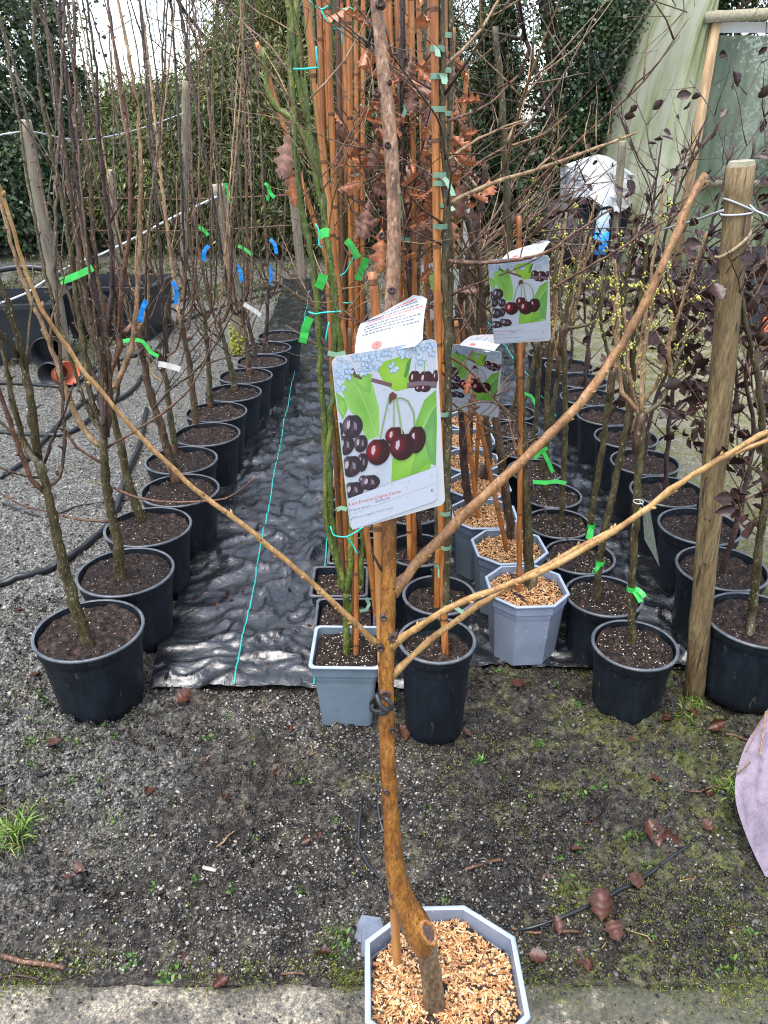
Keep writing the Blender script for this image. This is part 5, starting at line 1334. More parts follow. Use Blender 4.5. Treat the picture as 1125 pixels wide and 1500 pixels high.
for i, p in enumerate(P_POS):
    t = thing('potted_tree', P_LAB[i], 'potted tree', (p.x, p.y, 0.004 if i else 0.0), GM)
    P = make_pot(t, 'tall' if i == 0 else 'mid')
    q = P_TR[i]; b0 = G(q[0][0], q[0][1], P['sz'])
    if i > 2: b0 = Vector((p.x + 0.01, p.y, P['sz']))
    mb = MB(); pts = [b0 - Vector((0, 0, 0.02)), b0] + [W(x, y, p.y) for x, y in q[1:]]
    pp = stem(mb, pts, 0.0105 if i == 0 else 0.009, 0.0055, 9, 0.02, 0, 0.06, 1.22, 0.4, 0.007)
    tk = part('trunk', mb, 'bark_olive' if i != 2 else 'bark_dark', t)
    mb = MB(); twigs(mb, pp, 9, 0.45, 0.0028, 4, 0.25, lo=0.45, hi=0.98, sub=2, spread=0.8, tips=(tips := [])); part('twigs', mb, 'bark_red' if i % 2 else 'bark_brown', t)['kind'] = 'stuff'
    for a_, b_, mt, r_ in P_CANE[i]:
        B_ = W(*b_, p.y - 0.004); A_ = W(*a_, p.y - 0.004); d = (B_ - A_).normalized(); A_ = A_ + d * ((P['sz'] - 0.03 - A_.z) / d.z)
        cane(t, A_, B_, r_, mt)
    if i == 0:
        for e, mt, r_ in (([(656, 302), (670, 292), (725, 267), (785, 249), (860, 222), (933, 194)], 'bark_tan', 0.0048), ([(652, 382), (690, 385), (745, 382), (796, 371), (842, 341), (896, 306)], 'bark_red', 0.0042),
                          ([(654, 605), (690, 592), (720, 588), (748, 610), (762, 640)], 'bark_brown', 0.003), ([(656, 520), (690, 545), (730, 590), (760, 618)], 'bark_red', 0.0032),
                          ([(655, 585), (700, 620), (735, 640), (762, 668)], 'bark_red', 0.0026), ([(648, 100), (690, 60), (725, 10), (745, -20)], 'bark_tan', 0.0036), ([(650, 180), (690, 165), (720, 150), (760, 110)], 'bark_red', 0.003),
                          ([(785, 249), (805, 230), (823, 215)], 'bark_tan', 0.0025), ([(650, 240), (690, 210), (730, 190), (770, 175)], 'bark_tan', 0.003)):
            mb = MB(); p2 = stem(mb, wpath(e, p.y, p.y + 0.08), r_, r_ * 0.5, 7, 0.02, 0, 0.045, 1.3, 0.5, 0.007); twigs(mb, p2, 3, 0.12, 0.0018, 4, 0.5, lo=0.3); part('branch', mb, mt, tk)
        for y_ in (72, 112, 160, 256, 268, 331, 605, 750, 800, 885):
            f = (y_ + 40) / 974; x_ = 636 + 16 * f; c_ = W(x_ + 3, y_, p.y)
            tie(t, c_, 0.0125, 'tape_sage', 0.010, 1 if y_ in (112, 256, 72, 885) else 0, 0.05)
    if i == 1:
        for y_ in (52, 103, 166, 300): tie(t, W(651, y_, p.y), 0.0135, 'tape_sage', 0.010, 1, 0.03)
        tie(t, W(643, 826, p.y), 0.013, 'tape_sage', 0.01, 1, 0.03)
    if i == 2:   # oak leaves
        cand = []
        for k in range(190):
            x_ = random.gauss(592, 44); y_ = random.gauss(230, 85)
            if y_ < -20 or y_ > 480: continue
            pos = W(x_, y_, p.y + random.gauss(0, 0.10)); put_leaf(OAK, t, pos, 0.66)
        for x_, y_ in ((421, 236), (424, 186), (520, 480), (690, 545), (693, 572), (560, 330), (540, 290), (652, 300), (680, 265)):
            put_leaf(OAK, t, W(x_, y_, 1.95 if x_ > 600 else 1.9), 0.95, (random.uniform(-1.9, -1.3), random.uniform(-.3, .3), random.uniform(-.6, .6)))
        mb = MB()
        for _ in range(16):
            a = W(random.gauss(595, 10), random.uniform(60, 420), p.y); b_ = W(random.gauss(598, 45), random.uniform(60, 420), p.y + random.gauss(0, .1)); stem(mb, [a, a.lerp(b_, .5) + Vector((0, 0, .01)), b_], 0.003, 0.0015, 5, 0.03, 0, 0.05)
        part('twigs', mb, 'bark_dark', t)['kind'] = 'stuff'
        for y_ in (155, 260, 350): tie(t, W(596, y_, p.y), 0.012, 'tape_sage', 0.01, 1, 0.04)
        tie(t, W(583, 292, p.y - .05), 0.008, 'tape_green', 0.014, 1, 0.05)

    if i == 4:
        for pxs, w_ in (([(683, 285), (684, 320), (682, 360), (686, 395)], .022), ([(668, 395), (669, 420), (668, 440)], .02)):
            mb = MB(); ribbon(mb, smooth_path([W(x, y, p.y - .04) for x, y in pxs], .03), w_); part('tag', mb, 'white_tag', t, False)
# ---------------- octagonal pots of wood chips
GO = 'cherry trees in octagonal pots'
O_RIM = [(771, 862), (746, 806), (709, 759), (703, 720), (692, 687), (688, 657), (692, 628)]
O_TR = [[(776, 868), (771, 722), (764, 629), (762, 560), (754, 450), (746, 356), (737, 178), (725, 39)], [(751, 800), (739, 710), (727, 618), (712, 500), (705, 409), (690, 340), (677, 302)], [(694, 756), (683, 710), (676, 606), (672, 520), (676, 420), (700, 330), (712, 240)],
        [(703, 712), (715, 685), (712, 618), (706, 540), (700, 440), (690, 300)], [(690, 680), (688, 600), (684, 480), (690, 360)], [(690, 650), (690, 540), (694, 420), (700, 330)], [(694, 622), (698, 520), (704, 430), (712, 340)]]
O_CANE = [((760, 840), (760, 316)), ((743, 808), (680, 500)), ((701, 764), (668, 470)), ((696, 709), (706, 480)), ((684, 680), (676, 420)), None, None]
O_P = spaced([G(x, y, 0.235) for x, y in O_RIM], 0.246)
for i, (x_, y_) in enumerate(O_RIM):
    p = O_P[i]; dy_ = p.y - G(x_, y_, 0.235).y; t = thing('potted_cherry_tree', 'bare young cherry in the %s octagonal wood-chip pot behind the membrane edge' % ORD[i], 'potted tree', (p.x, p.y, 0.012), GO)
    P = make_pot(t, 'oct' if i in (0,) else 'oct_dark', random.uniform(-0.15, 0.15), CH1[i % 2])
    q = O_TR[i]; b0 = G(q[0][0], q[0][1], P['sz']); b0.y += dy_
    mb = MB(); pp = stem(mb, [b0 - Vector((0, 0, .02)), b0] + [W(x, y, b0.y * 0.6 + p.y * 0.4) for x, y in q[1:]], 0.0155 if i < 4 else 0.012, 0.008 if i != 0 else 0.0068, 11, 0.02, 0, 0.06, 1.2, 0.5, 0.008)
    tk = part('trunk', mb, ['bark_olive', 'bark_brown', 'bark_dark', 'bark_brown', 'bark_brown', 'bark_brown', 'bark_brown'][i], t)
    mb = MB(); c_ = b0; mb.tube([b0 - Vector((0, 0, .02)), b0 + Vector((0, 0, 0.03)), b0 + Vector((0, 0, .08))], [0.021, 0.019, 0.016] if i < 4 else [.016, .015, .012], 11, jit=.06); part('rootstock', mb, 'rootstock', tk)
    for k in range(3 if i == 0 else 4):
        mb = MB(); twigs(mb, pp, 2, 0.55, 0.0042, 5, 0.35, lo=0.5, hi=0.98, sub=3, spread=0.75); part('branch', mb, ['bark_red', 'bark_tan', 'bark_brown'][k % 3], tk)
    if O_CANE[i]:
        A_, B_ = W(*O_CANE[i][0], p.y), W(*O_CANE[i][1], p.y); d = (B_ - A_).normalized(); A_ = A_ + d * ((P['sz'] - 0.03 - A_.z) / d.z); cane(t, A_, B_, 0.0078, 'cane')
    if i == 0:
        for e, r_, mt in (([(757, 450), (807, 423), (874, 384), (938, 345), (992, 313)], 0.004, 'bark_red'), ([(745, 215), (800, 195), (830, 170)], 0.003, 'bark_tan'), ([(730, 130), (760, 110), (773, 72)], 0.0028, 'bark_red'), ([(770, 670), (790, 735), (840, 800), (890, 860), (920, 905)], 0.0026, 'bark_dark'),
                          ([(715, 690), (770, 650), (790, 640)], .002, 'bark_tan'), ([(748, 560), (700, 610), (660, 620)], .002, 'bark_brown'), ([(739, 215), (700, 240), (668, 270)], 0.0028, 'bark_red')):
            mb = MB(); p2 = stem(mb, wpath(e, p.y, p.y - 0.1), r_, r_ * 0.55, 6, 0.02, 0, 0.04, 1.3, 0.6, 0.007); twigs(mb, p2, 2, 0.1, 0.0016, 4, .5); part('branch', mb, mt, tk)

# ---------------- grafted standards with knobbly heads (right row)
GR = 'grafted standards in black pots with green ties'
R_RIM = [(930, 943), (885, 877), (851, 823), (819, 773), (810, 733), (786, 695), (768, 664), (757, 638), (752, 612)]
R_TR = [[(927, 940), (925, 870), (935, 702), (941, 625), (939, 612)], [(876, 884), (880, 807), (902, 702), (920, 614), (926, 590)], [(860, 821), (868, 744), (885, 639), (895, 565), (898, 545)], [(823, 778), (826, 702), (828, 576), (826, 496), (826, 480)], [(801, 733), (801, 652), (801, 583), (806, 520), (808, 500)],
        [(795, 697), (806, 620), (816, 560), (820, 520)], [(782, 662), (786, 600), (790, 540), (792, 500)], [(757, 636), (770, 580), (784, 520), (790, 490)], [(752, 610), (760, 560), (768, 500)]]
R_HEAD = {0: [[(939, 612), (925, 590), (911, 575), (906, 525), (900, 470), (905, 432)], [(939, 612), (930, 580), (920, 540), (917, 500), (915, 450)], [(939, 605), (940, 560), (944, 511), (952, 470), (958, 420)], [(939, 608), (969, 588), (982, 552), (1004, 497), (1010, 470)], [(982, 552), (980, 511), (984, 460)]],
          2: [[(898, 545), (890, 510), (880, 470), (885, 420), (890, 380)], [(898, 545), (905, 500), (905, 440), (900, 380)]],
          3: [[(826, 480), (840, 480), (872, 470), (880, 440), (878, 410)], [(826, 480), (820, 440), (815, 390), (818, 340)], [(826, 480), (836, 430), (846, 380), (852, 320)]]}
budded = MB
R_P = spaced([G(x, y, 0.215) for x, y in R_RIM], 0.237)
for i, (x_, y_) in enumerate(R_RIM):
    p = R_P[i]; dy_ = p.y - G(x_, y_, 0.215).y; t = thing('potted_tree', 'grafted standard with knobbly head and opening buds, %s black pot from the wooden post' % ORD[i], 'potted tree', (p.x, p.y, 0.008 if i else 0.0), GR)
    P = make_pot(t, 'right'); q = R_TR[i]; b0 = G(q[0][0], q[0][1], P['sz']); b0.y += dy_
    mb = MB(); pts = [b0 - Vector((0, 0, .02)), b0] + [W(x, y, b0.y) for x, y in q[1:]]
    pp = stem(mb, pts, 0.0098, 0.0090, 10, 0.02, 0, 0.06, 1.22, 0.2, 0.005); tk = part('trunk', mb, 'bark_olive', t)
    hd = pp[-1]; mb = MB(); mb.tube(smooth_path([hd - Vector((0, 0, .09)), hd - Vector((0, 0, .05)), hd - Vector((.003, 0, .02)), hd + Vector((.002, 0, .012))], 0.012), [0.0095, .011, .0135, .0145, .013, .0145, .0125, .009, .008, .008, .008, .008][:max(2, len(smooth_path([hd - Vector((0, 0, .09)), hd - Vector((0, 0, .05)), hd - Vector((.003, 0, .02)), hd + Vector((.002, 0, .012))], 0.012)))], 10, jit=.1) if False else mb.tube([hd - Vector((0, 0, .09)), hd - Vector((0, 0, .055)), hd - Vector((.003, 0, .03)), hd - Vector((0, 0, .008)), hd + Vector((.002, 0, .014))], [.0094, .0108, .0102, .0125, .007], 10, jit=.1)
    part('graft_knob', mb, 'bark_brown', tk)
    hs = [wpath(e, b0.y, b0.y + random.uniform(-.05, .08)) for e in R_HEAD[i]] if i in R_HEAD else spread_leaders(hd, 4, .006, hd.z + random.uniform(0.35, .6), bend=0.12)
    bu = MB()
    for e in hs:
        mb = MB(); rb = 0.0056; p2 = stem(mb, e, rb, rb * .62, 8, 0.018, 0, 0.045, 1.3, 0.4, 0.006); tp_ = [p2]; twigs(mb, p2, 2, 0.14, .0022, 4, .7, lo=.2, hi=.9, tips=tp_); part('branch', mb, 'bark_tan' if random.random() < .45 else 'bark_olive', tk)
        for pth in tp_:
            for _ in range(5):
                c_ = random.choice(pth[len(pth) // 3:]); s_ = random.uniform(.003, .0055)
                for _k in range(3): bu.blob(c_ + Vector((random.gauss(0, .004), random.gauss(0, .004), random.gauss(.003, .004))), (s_ * .6, s_ * .6, s_), R=Matrix.Rotation(random.random() * 3, 3, 'X'))
    part('buds', bu, 'bud', t)['kind'] = 'stuff'
    if i == 0: tie(t, W(925, 862, b0.y), .0108, 'tape_green', .014, 2, .035)
    if i == 1: tie(t, W(879, 824, b0.y), .0108, 'tape_green', .014, 1, .03)
    if i == 2: tie(t, W(866, 770, b0.y), .0108, 'tape_green', .014, 2, .045)
    if i == 3:
        mb = MB(); ribbon(mb, [W(781, 706, b0.y - .03), W(800, 707, b0.y - .03), W(815, 705, b0.y - .02), W(829, 708, b0.y - .012)], .014); part('tie', mb, 'tape_green', t, False)
    if i == 4:
        mb = MB(); ribbon(mb, smooth_path([W(783, 672, b0.y - .03), W(792, 662, b0.y - .02), W(802, 656, b0.y - .02)], .02), .014); ribbon(mb, smooth_path([W(796, 662, b0.y - .03), W(803, 676, b0.y - .03), W(810, 692, b0.y - .03)], .02), .016); part('tie', mb, 'tape_green', t, False)
    if i == 7:
        mb = MB(); ribbon(mb, smooth_path([W(768, 576, b0.y - .03), W(778, 580, b0.y - .02), W(786, 596, b0.y - .02)], .02), .014); part('tie', mb, 'tape_green', t, False)
# small printed tag hanging on the first standard
tg = thing('hanging_tag', 'narrow dark plant tag hanging from the standard nearest the wooden post', 'label', W(952, 790, 1.66))
mb = MB(); a_, b_, c_, d_ = W(941, 745, 1.66), W(951, 742, 1.70), W(966, 830, 1.70), W(944, 790, 1.66)
mb.loft([[a_, b_, c_, d_], [v + Vector((0.0008, 0.0008, 0)) for v in (a_, b_, c_, d_)]], 0, True, True, True); part('card', mb, flat('dark_printed_tag', (0.09, 0.11, 0.09), .4, .5, 90), tg, False)
mb = MB(); band(mb, W(935, 735, 1.665), (0, 0, 1), .0115, .003); mb.tube([W(937, 735, 1.655), W(945, 744, 1.675)], .0012, 5); part('string', mb, 'white_tag', tg)

# ---------------- copper-leaved beeches
GB = 'copper-leaved saplings in black pots'
B_RIM = [(1104, 930), (1080, 862), (1052, 806), (1002, 752), (962, 700), (934, 663), (900, 625), (872, 597), (858, 566), (836, 540), (808, 520)]
B_P = spaced([Vector((1.05, 1.80, 0))] + [G(x, y, 0.25) for x, y in B_RIM[1:]], 0.283)
for i, (x_, y_) in enumerate(B_RIM):
    p = B_P[i]
    lab = ('dark copper-leaved sapling in the black pot touching the wooden post' if i == 0 else 'dark copper-leaved sapling, %s black pot behind the one touching the wooden post' % ORD[i - 1])
    t = thing('copper_beech', lab, 'potted tree', (p.x, p.y, 0.004), GB); P = make_pot(t, 'beech')
    b0 = Vector((p.x, p.y, P['sz'] - .02)); top = random.uniform(1.25, 1.5) if i < 6 else random.uniform(1.0, 1.35)
    if i == 0: pts = [G(1100, 935, P['sz']) - Vector((0, 0, .02)), W(1102, 900, p.y), W(1112, 800, p.y), W(1122, 700, p.y), W(1110, 560, p.y), W(1085, 430, p.y), W(1090, 330, p.y), W(1105, 200, p.y)]
    else: pts = [b0] + [b0 + Vector((random.gauss(0, .02 + .03 * f), random.gauss(0, .02), (top - b0.z) * f)) for f in (.2, .45, .7, 1)]
    mb = MB(); pp = stem(mb, pts, .0125 if i == 0 else .009, .003, 9, .025, 0, .07, 1.2, .4, .008); tk = part('trunk', mb, 'bark_olive' if i == 0 else 'bark_dark', t)
    mb = MB(); tips = []; twigs(mb, pp, 19 if i < 6 else 9, 0.42, .0034, 4, .45, lo=.16 if i else .22, hi=.98, sub=3, spread=.75, tips=tips); part('branch', mb, 'bark_dark' if i % 2 else 'bark_red', tk)
    nl = 290 if i < 4 else 160 if i < 5 else 120 if i < 8 else 70
    for k in range(nl):
        pth = random.choice(tips); c_ = random.choice(pth[len(pth) // 2:])
        if c_.z > 1.12 and random.random() < .8: continue
        if c_.y < 1.25: continue
        put_leaf(BEECH, t, c_ + Vector((random.gauss(0, .012), random.gauss(0, .012), random.gauss(-.01, .012))), 0.74)

# ================================================================ POSTS, WIRES, CLUTTER
def post(label, base_px, top_px, Yp, hw, mat='timber_grey', n=14, group='wooden stakes', r_fix=None):
    b_ = W(base_px[0], base_px[1], Yp); tpt = W(top_px[0], top_px[1], Yp); b_.z = min(b_.z, 0); t = thing('wooden_post', label, 'post', (b_.x, b_.y, 0), group)
    r = r_fix or hw * depth_of(tpt) / FPX; mb = MB(); k = 26; path = [b_.lerp(tpt, i / k) + Vector((random.gauss(0, .0008), random.gauss(0, .0008), 0)) for i in range(k + 1)]
    path[0].z -= .06; mb.tube(path, [r * random.uniform(.985, 1.02) for _ in path], n, jit=.012); part('shaft', mb, mat, t)
    ax_ = (path[-1] - path[-2]).normalized(); uu = ax_.orthogonal().normalized(); ww = ax_.cross(uu); mb = MB()
    mb.loft([[path[-1] + ax_ * z_ + (uu * math.cos(a) + ww * math.sin(a)) * r * q for a in np.linspace(0, 6.283, n, endpoint=False)] for z_, q in ((-.003, 1.01), (.004, .94), (.010, .86))], 0, True, False, True); part('cut_top', mb, 'timber_top', t, False)
    return t, r
YP = 1.78
pw, pr_ = post('thick round wooden post wrapped with wire and rope', (1016, 1024), (1085, 243), YP, 21, 'timber', 20, None, 0.0285)
mb = MB()
for k in range(2):
    c_ = W(1081, 300, YP) if k == 0 else W(1079, 312, YP); rg = []
    for a in np.linspace(0, 2 * math.pi, 28): rg.append(c_ + Vector((math.cos(a) * .031, math.sin(a) * .031, .012 * math.cos(a) * (-1 if k == 0 else .3))))
    mb.tube(rg, .0022, 6)
mb.tube(smooth_path([W(1098, 300, YP - .02), W(1106, 308, YP - .03), W(1125, 317, YP - .03), W(1160, 335, YP)], .01), .0022, 6); part('wire_loop', mb, 'grey_wire', pw)
mb = MB(); rp_ = []
for a in np.linspace(-0.1, 1.05 * math.pi, 20): rp_.append(W(1077, 338, YP) + Vector((math.cos(a) * .031, -math.sin(a) * .031, -.028 + .028 * math.cos(a))))
mb.tube(rp_, .0036, 7, jit=.15); mb.tube([rp_[0], rp_[0] + Vector((0.0, .0, .03))], .0036, 7); part('rope', mb, 'rope', pw)
for px, py in ((1033, 760), (1023, 758), (1040, 762), (1032, 826), (1056, 640), (1035, 700)):
    mb = MB(); c_ = W(px, py, YP - .0275); mb.blob(c_, (.004, .0025, .0045)); part('knot', mb, 'bark_dark', pw)
post('leaning pale stake beside the black tubs', (104, 552), (37, 178), 5.0, 9, group='wooden stakes')
post('stout mossy-footed stake behind the blue-tagged trees', (356, 512), (318, 272), 5.6, 11)
post('tall grey stake in front of the conifers', (268, 412), (272, 120), 8.3, 5.5)
post('short pale stake near the ivy-clad tree', (176, 440), (163, 250), 7.6, 5)
post('stake at the far end of the membrane', (443, 408), (428, 270), 8.3, 7)
post('green-grey stake beside the white sheeting', (900, 372), (912, 208), 8.8, 6)
mt_, _r = MB(), 0
for k in range(260):
    a = random.random() * 6.28; z_ = abs(random.gauss(0, .09)); c_ = W(352, 505, 5.55) + Vector((math.cos(a) * .06, math.sin(a) * .06 - .02, z_ + .0)); c_.z = z_
    mt_.blob(c_, (.012, .012, .016), 0, random.choice([(0.3, 0.3, .03), (.22, .24, .02), (.38, .36, .05)]))
single('moss_clump', mt_, 'moss', 'yellow moss clump at the foot of the stout stake', 'moss', None, False, True)['kind'] = 'stuff'
def wire(pts, r, label, mat='dull_wire', name='fence_wire', step=0.1, cat='wire', group='strained wires'):
    mb = MB(); mb.tube(smooth_path(pts, step), r, 6); return single(name, mb, mat, label, cat, group)
wire([W(-30, 455, 5.0), W(40, 429, 5.0), W(75, 405, 5.05), W(107, 387, 5.1), W(147, 373, 5.2), W(187, 354, 5.3), W(250, 320, 5.45), W(318, 288, 5.55)], .0075, 'pale thick wire sagging from the leaning stake to the stout stake', 'grey_wire')
wire([W(-20, 205, 5.0), W(36, 192, 5.0), W(120, 205, 6.2), W(200, 190, 7.4), W(271, 165, 8.3)], .005, 'thin wire from the leaning stake to the tall grey stake', 'grey_wire')
wire([W(100, 290, 7.6), W(200, 291, 7.9), W(280, 292, 8.3), W(440, 285, 8.3)], .008, 'dull rusty wire strung low before the conifers', 'bark_red')
wire([W(130, 338, 7.6), W(280, 338, 8.2), W(430, 330, 8.3)], .008, 'lower rusty wire strung before the conifers', 'bark_red')
wire([W(1060, 308, YP), W(1000, 328, 2.4), W(930, 345, 4.0), W(850, 358, 6.0), W(770, 352, 8.3)], .003, 'grey wire running back from the wooden post', 'grey_wire')
def hose(pts_px, r, label, z=None, mat='black_tube', name='irrigation_pipe', group='black irrigation pipes', cat='pipe'):
    mb = MB(); P3 = [G(x, y, (r if len(q) == 0 else q[0])) for x, y, *q in pts_px]
    for v in P3:
        if v.z <= r + 1e-6: v.z = max(r, r * .8 + gz(v.x, v.y))
    P4 = smooth_path(P3, .03)
    for v in P4: v.z = max(v.z, gz(v.x, v.y) + r * .75)
    mb.tube(P4, r, 8); return single(name, mb, mat, label, cat, group)
hose([(-40, 872), (0, 857), (80, 830), (150, 777), (172, 742), (185, 700), (205, 650), (215, 600)], .013, 'thick black pipe curving past the gravel-side pots')
hose([(-30, 630), (40, 636), (100, 636), (140, 608), (165, 590), (200, 565), (225, 520), (260, 470)], .013, 'thick black pipe lying below the leaning stake')
hose([(0, 700), (40, 672), (70, 640), (110, 600), (140, 580)], .012, 'black pipe lying diagonally on the gravel near the terracotta pot')
hose([(-20, 560), (40, 562), (100, 565), (150, 540), (200, 520)], .011, 'thin black pipe beside the black tubs')
hose([(0, 735), (60, 760), (100, 750), (120, 740), (200, 730)], .004, 'thin black tube trailing across the gravel')
hose([(180, 490), (240, 480), (320, 452), (420, 425), (470, 420)], .012, 'black pipe crossing behind the blue-tagged trees')
hose([(60, 470), (150, 462), (260, 440), (340, 430), (420, 418)], .014, 'black pipe lying in the leaf litter at the back')
hose([(758, 1364), (800, 1358), (870, 1330), (940, 1288), (985, 1258), (1022, 1238)], .0042, 'thin black tube curving from the front pot over brown leaves')
hose([(532, 1168, .03), (526, 1205, .02), (525, 1240), (540, 1268), (556, 1285), (590, 1318)], .0042, 'kinked thin black tube behind the amber trunk')
hose([(553, 1178, .03), (556, 1200), (562, 1226)], .004, 'short stub of thin black tube behind the amber trunk')
hose([(-20, 1162), (20, 1155), (60, 1142), (92, 1130)], .0036, 'thin black tube end near the mossy edge')
# tubs and pots at the left
def tub(label, c, half, h, rot=0, mat='crate', name='plastic_tub', cat='tub', group='black plastic tubs'):
    t = thing(name, label, cat, c, group); mb = MB(); sq = lambda a, b_, z: [(a, b_, z), (-a, b_, z), (-a, -b_, z), (a, -b_, z)]
    X_, Y_ = half; R_ = Matrix.Rotation(rot, 3, 'Z')
    def rr(a, b_, z): return [Vector(c) + R_ @ Vector(q) for q in sq(a, b_, z)]
    mb.loft([rr(X_ * .86, Y_ * .86, 0), rr(X_ * .96, Y_ * .96, h * .85), rr(X_ * .97, Y_ * .97, h)], 0, True, True); mb.loft([rr(X_ * .93, Y_ * .93, h), rr(X_ * .84, Y_ * .84, .02)], 0, True, False, True); part('body', mb, mat, t, False)
    mb = MB(); mb.loft([rr(X_ * .97, Y_ * .97, h * .92), rr(X_ * 1.04, Y_ * 1.04, h * .93), rr(X_ * 1.04, Y_ * 1.04, h), rr(X_ * .92, Y_ * .92, h + .003)], 0, True); part('rim', mb, mat, t, False)
    return t
tub('large black plastic tub behind the leaning stake', (-2.75, 5.45, 0), (.48, .3), .42, .15)
tub('second black plastic tub with a pipe looped over it', (-2.1, 6.2, 0), (.36, .28), .4, -.1)
tub('dark grey square planter beside the polytunnel doorway', (3.22, 6.6, 0), (.42, .36), .55, .05, 'big_planter', 'square_planter', 'planter', None)
mb = MB(); mb.tube(smooth_path([Vector((-3.1, 5.2, .02)), Vector((-2.9, 5.25, .45)), Vector((-2.6, 5.3, .62)), Vector((-2.25, 5.35, .62)), Vector((-1.95, 5.45, .42)), Vector((-1.8, 5.6, .03))], .05), .02, 10); single('irrigation_pipe', mb, 'black_tube', 'fat black pipe arching over the black tubs', 'pipe', 'black irrigation pipes')
def lying_pot(label, px, py, r, h, ang, mat, group=None, el=0.0):
    c_ = G(px, py, r); t = thing('plant_pot', label, 'pot', c_, group); mb = MB(); d = Vector((math.cos(ang), math.sin(ang), el)).normalized(); u = d.orthogonal().normalized(); v = d.cross(u)
    rg = lambda rr, z: [c_ + d * z + (u * math.cos(a) + v * math.sin(a)) * rr for a in np.linspace(0, 6.283, 24, endpoint=False)]
    mb.loft([rg(r * .75, -h / 2), rg(r * .94, h / 2 - .03), rg(r, h / 2 - .028), rg(r, h / 2), rg(r * .94, h / 2), rg(r * .7, -h / 2 + .01)], 0, True, True, True); part('body', mb, mat, t); return t
lying_pot('black pot lying on its side before the tubs', 72, 512, .11, .22, -1.3, 'crate'); lying_pot('small black pot on its side by the terracotta pot', 80, 545, .08, .14, -1.6, 'crate')
lying_pot('terracotta pot lying by the leaning stake', 94, 548, .075, .12, -.6, 'terracotta', el=.3); lying_pot('terracotta pot lying in the grass left of the polytunnel', 930, 392, .095, .16, .8, 'terracotta', el=.4)
lying_pot('terracotta pot beside the square planter', 1118, 486, .08, .15, -1.0, 'terracotta', el=1.2)
# white sheeting, bottle, hose
mb = MB(); rg = []
for i in range(15):
    f = i / 14; row = []
    for j in range(19):
        g_ = j / 18; x = 828 + 108 * g_; top = 226 + 40 * abs(g_ - .45) ** 1.2 + 40 * max(0, g_ - .6) ; bot = 300 - 12 * math.sin(g_ * 7)
        y = top + (bot - top) * f; q = W(x, y, 9.3 - .9 * math.sin(g_ * math.pi) * math.sin(f * 1.6) + .25 * float(fbm(np.array([g_ * 5]), np.array([f * 5]), 3)[0])); row.append(q)
    rg.append(row)
mb.loft(rg, 0, False); mb.loft([[v + Vector((0, .25, -.03)) for v in r_] for r_ in rg], 0, False); mb.loft([[v for v in rg[0]], [v + Vector((0, .25, -.03)) for v in rg[0]]], 0, False)
single('plastic_sheeting', mb, 'white_sheet', 'crumpled white plastic sheeting heaped before the ivy-smothered tree', 'sheeting', None, False)
zb = G(868, 300, 0)
mb = MB(); c_ = Vector((2.35, 9.2, 0)); mb.box(c_ + Vector((.05, .2, .35)), (.55, .3, .36)); single('storage_box', mb, 'crate', 'dark box under the crumpled white sheeting', 'box')
bo = thing('plastic_bottle', 'clear and blue plastic bottle among the copper-leaved twigs', 'bottle', W(878, 372, 7.6)); m, nt, b = new_mat('clear_bottle'); b.inputs['Base Color'].default_value = (.6, .75, .85, 1); b.inputs['Roughness'].default_value = .15; b.inputs['Transmission Weight'].default_value = .5
M['bottle'] = m; bz = W(878, 372, 7.6); mb = MB(); mb.lathe([(.06, .1), (.065, .25), (.06, .33), (.025, .4), (.022, .44)], 16, 0, bz, True, True); part('bottle_body', mb, 'bottle', bo); mb = MB(); mb.lathe([(.066, 0), (.068, .11), (.067, .2)], 16, 0, bz, True, True); part('wrapper', mb, 'tape_blue', bo)
mb = MB(); mb.lathe([(.02, -bz.z), (.02, .01)], 8, 0, bz, True, True); part('stake', mb, 'timber_grey', bo)
hose([(790, 425), (860, 420), (920, 419), (980, 428), (1010, 431), (1040, 445)], .022, 'yellow hose lying before the polytunnel', None, 'yellow_hose', 'garden_hose', None, 'hose')

# lilac cardboard
cb = thing('cardboard_sheet', 'wet lilac corrugated cardboard sheet curling up beside the mossy concrete', 'cardboard', G(1120, 1280))
def cbp(px, py, z): return G(px, py, z)
edge = [cbp(1121, 1284, 0.0), cbp(1101, 1243, .035), cbp(1086, 1205, .075), cbp(1077, 1170, .11), cbp(1078, 1134, .145), cbp(1092, 1090, .19), cbp(1110, 1062, .22), cbp(1126, 1036, .245)]
edge = smooth_path(edge, .012)
rows_ = []
for i, p in enumerate(edge):
    f = i / (len(edge) - 1); row = []
    for j in range(22):
        g_ = j / 21; bul = .05 * math.sin(g_ * 2.2) * math.sin(f * math.pi) + .003 * math.sin(g_ * 60 + f) + (.014 if abs(g_ - .10) < .025 else 0) * math.sin(f * 3.14)
        row.append(p + Vector((.30 * g_, -.04 * g_ + .10 * f * g_ - bul, .02 * g_ * f + bul * .6)))
    rows_.append(row)
mb = MB(); mb.loft(rows_, 0, False); part('face_sheet', mb, 'lilac', cb)
mb = MB(); bk = [[v + Vector((.003, .006, -.002)) for v in r_] for r_ in rows_]; mb.loft([[r_[-1] for r_ in [q[::-1] for q in bk]]] + [], 0, False) if False else None
mb.loft([[v for v in r_[::-1]] for r_ in bk], 0, False); mb.loft([[r_[0] for r_ in rows_], [r_[0] for r_ in bk]], 0, False); part('corrugated_back', mb, 'kraft', cb)
mb = MB(); mb.tube(smooth_path([cbp(1122, 1042, .25), cbp(1119, 1065, .232), cbp(1116, 1085, .216), cbp(1113, 1106, .2)], .006) , .0022, 6, jit=.35); part('torn_edge', mb, 'kraft', cb)
mb = MB(); ribbon(mb, [cbp(1079, 1134, .152), cbp(1090, 1124, .166), cbp(1099, 1115, .176)], .0045); part('tear', mb, 'kraft', cb)
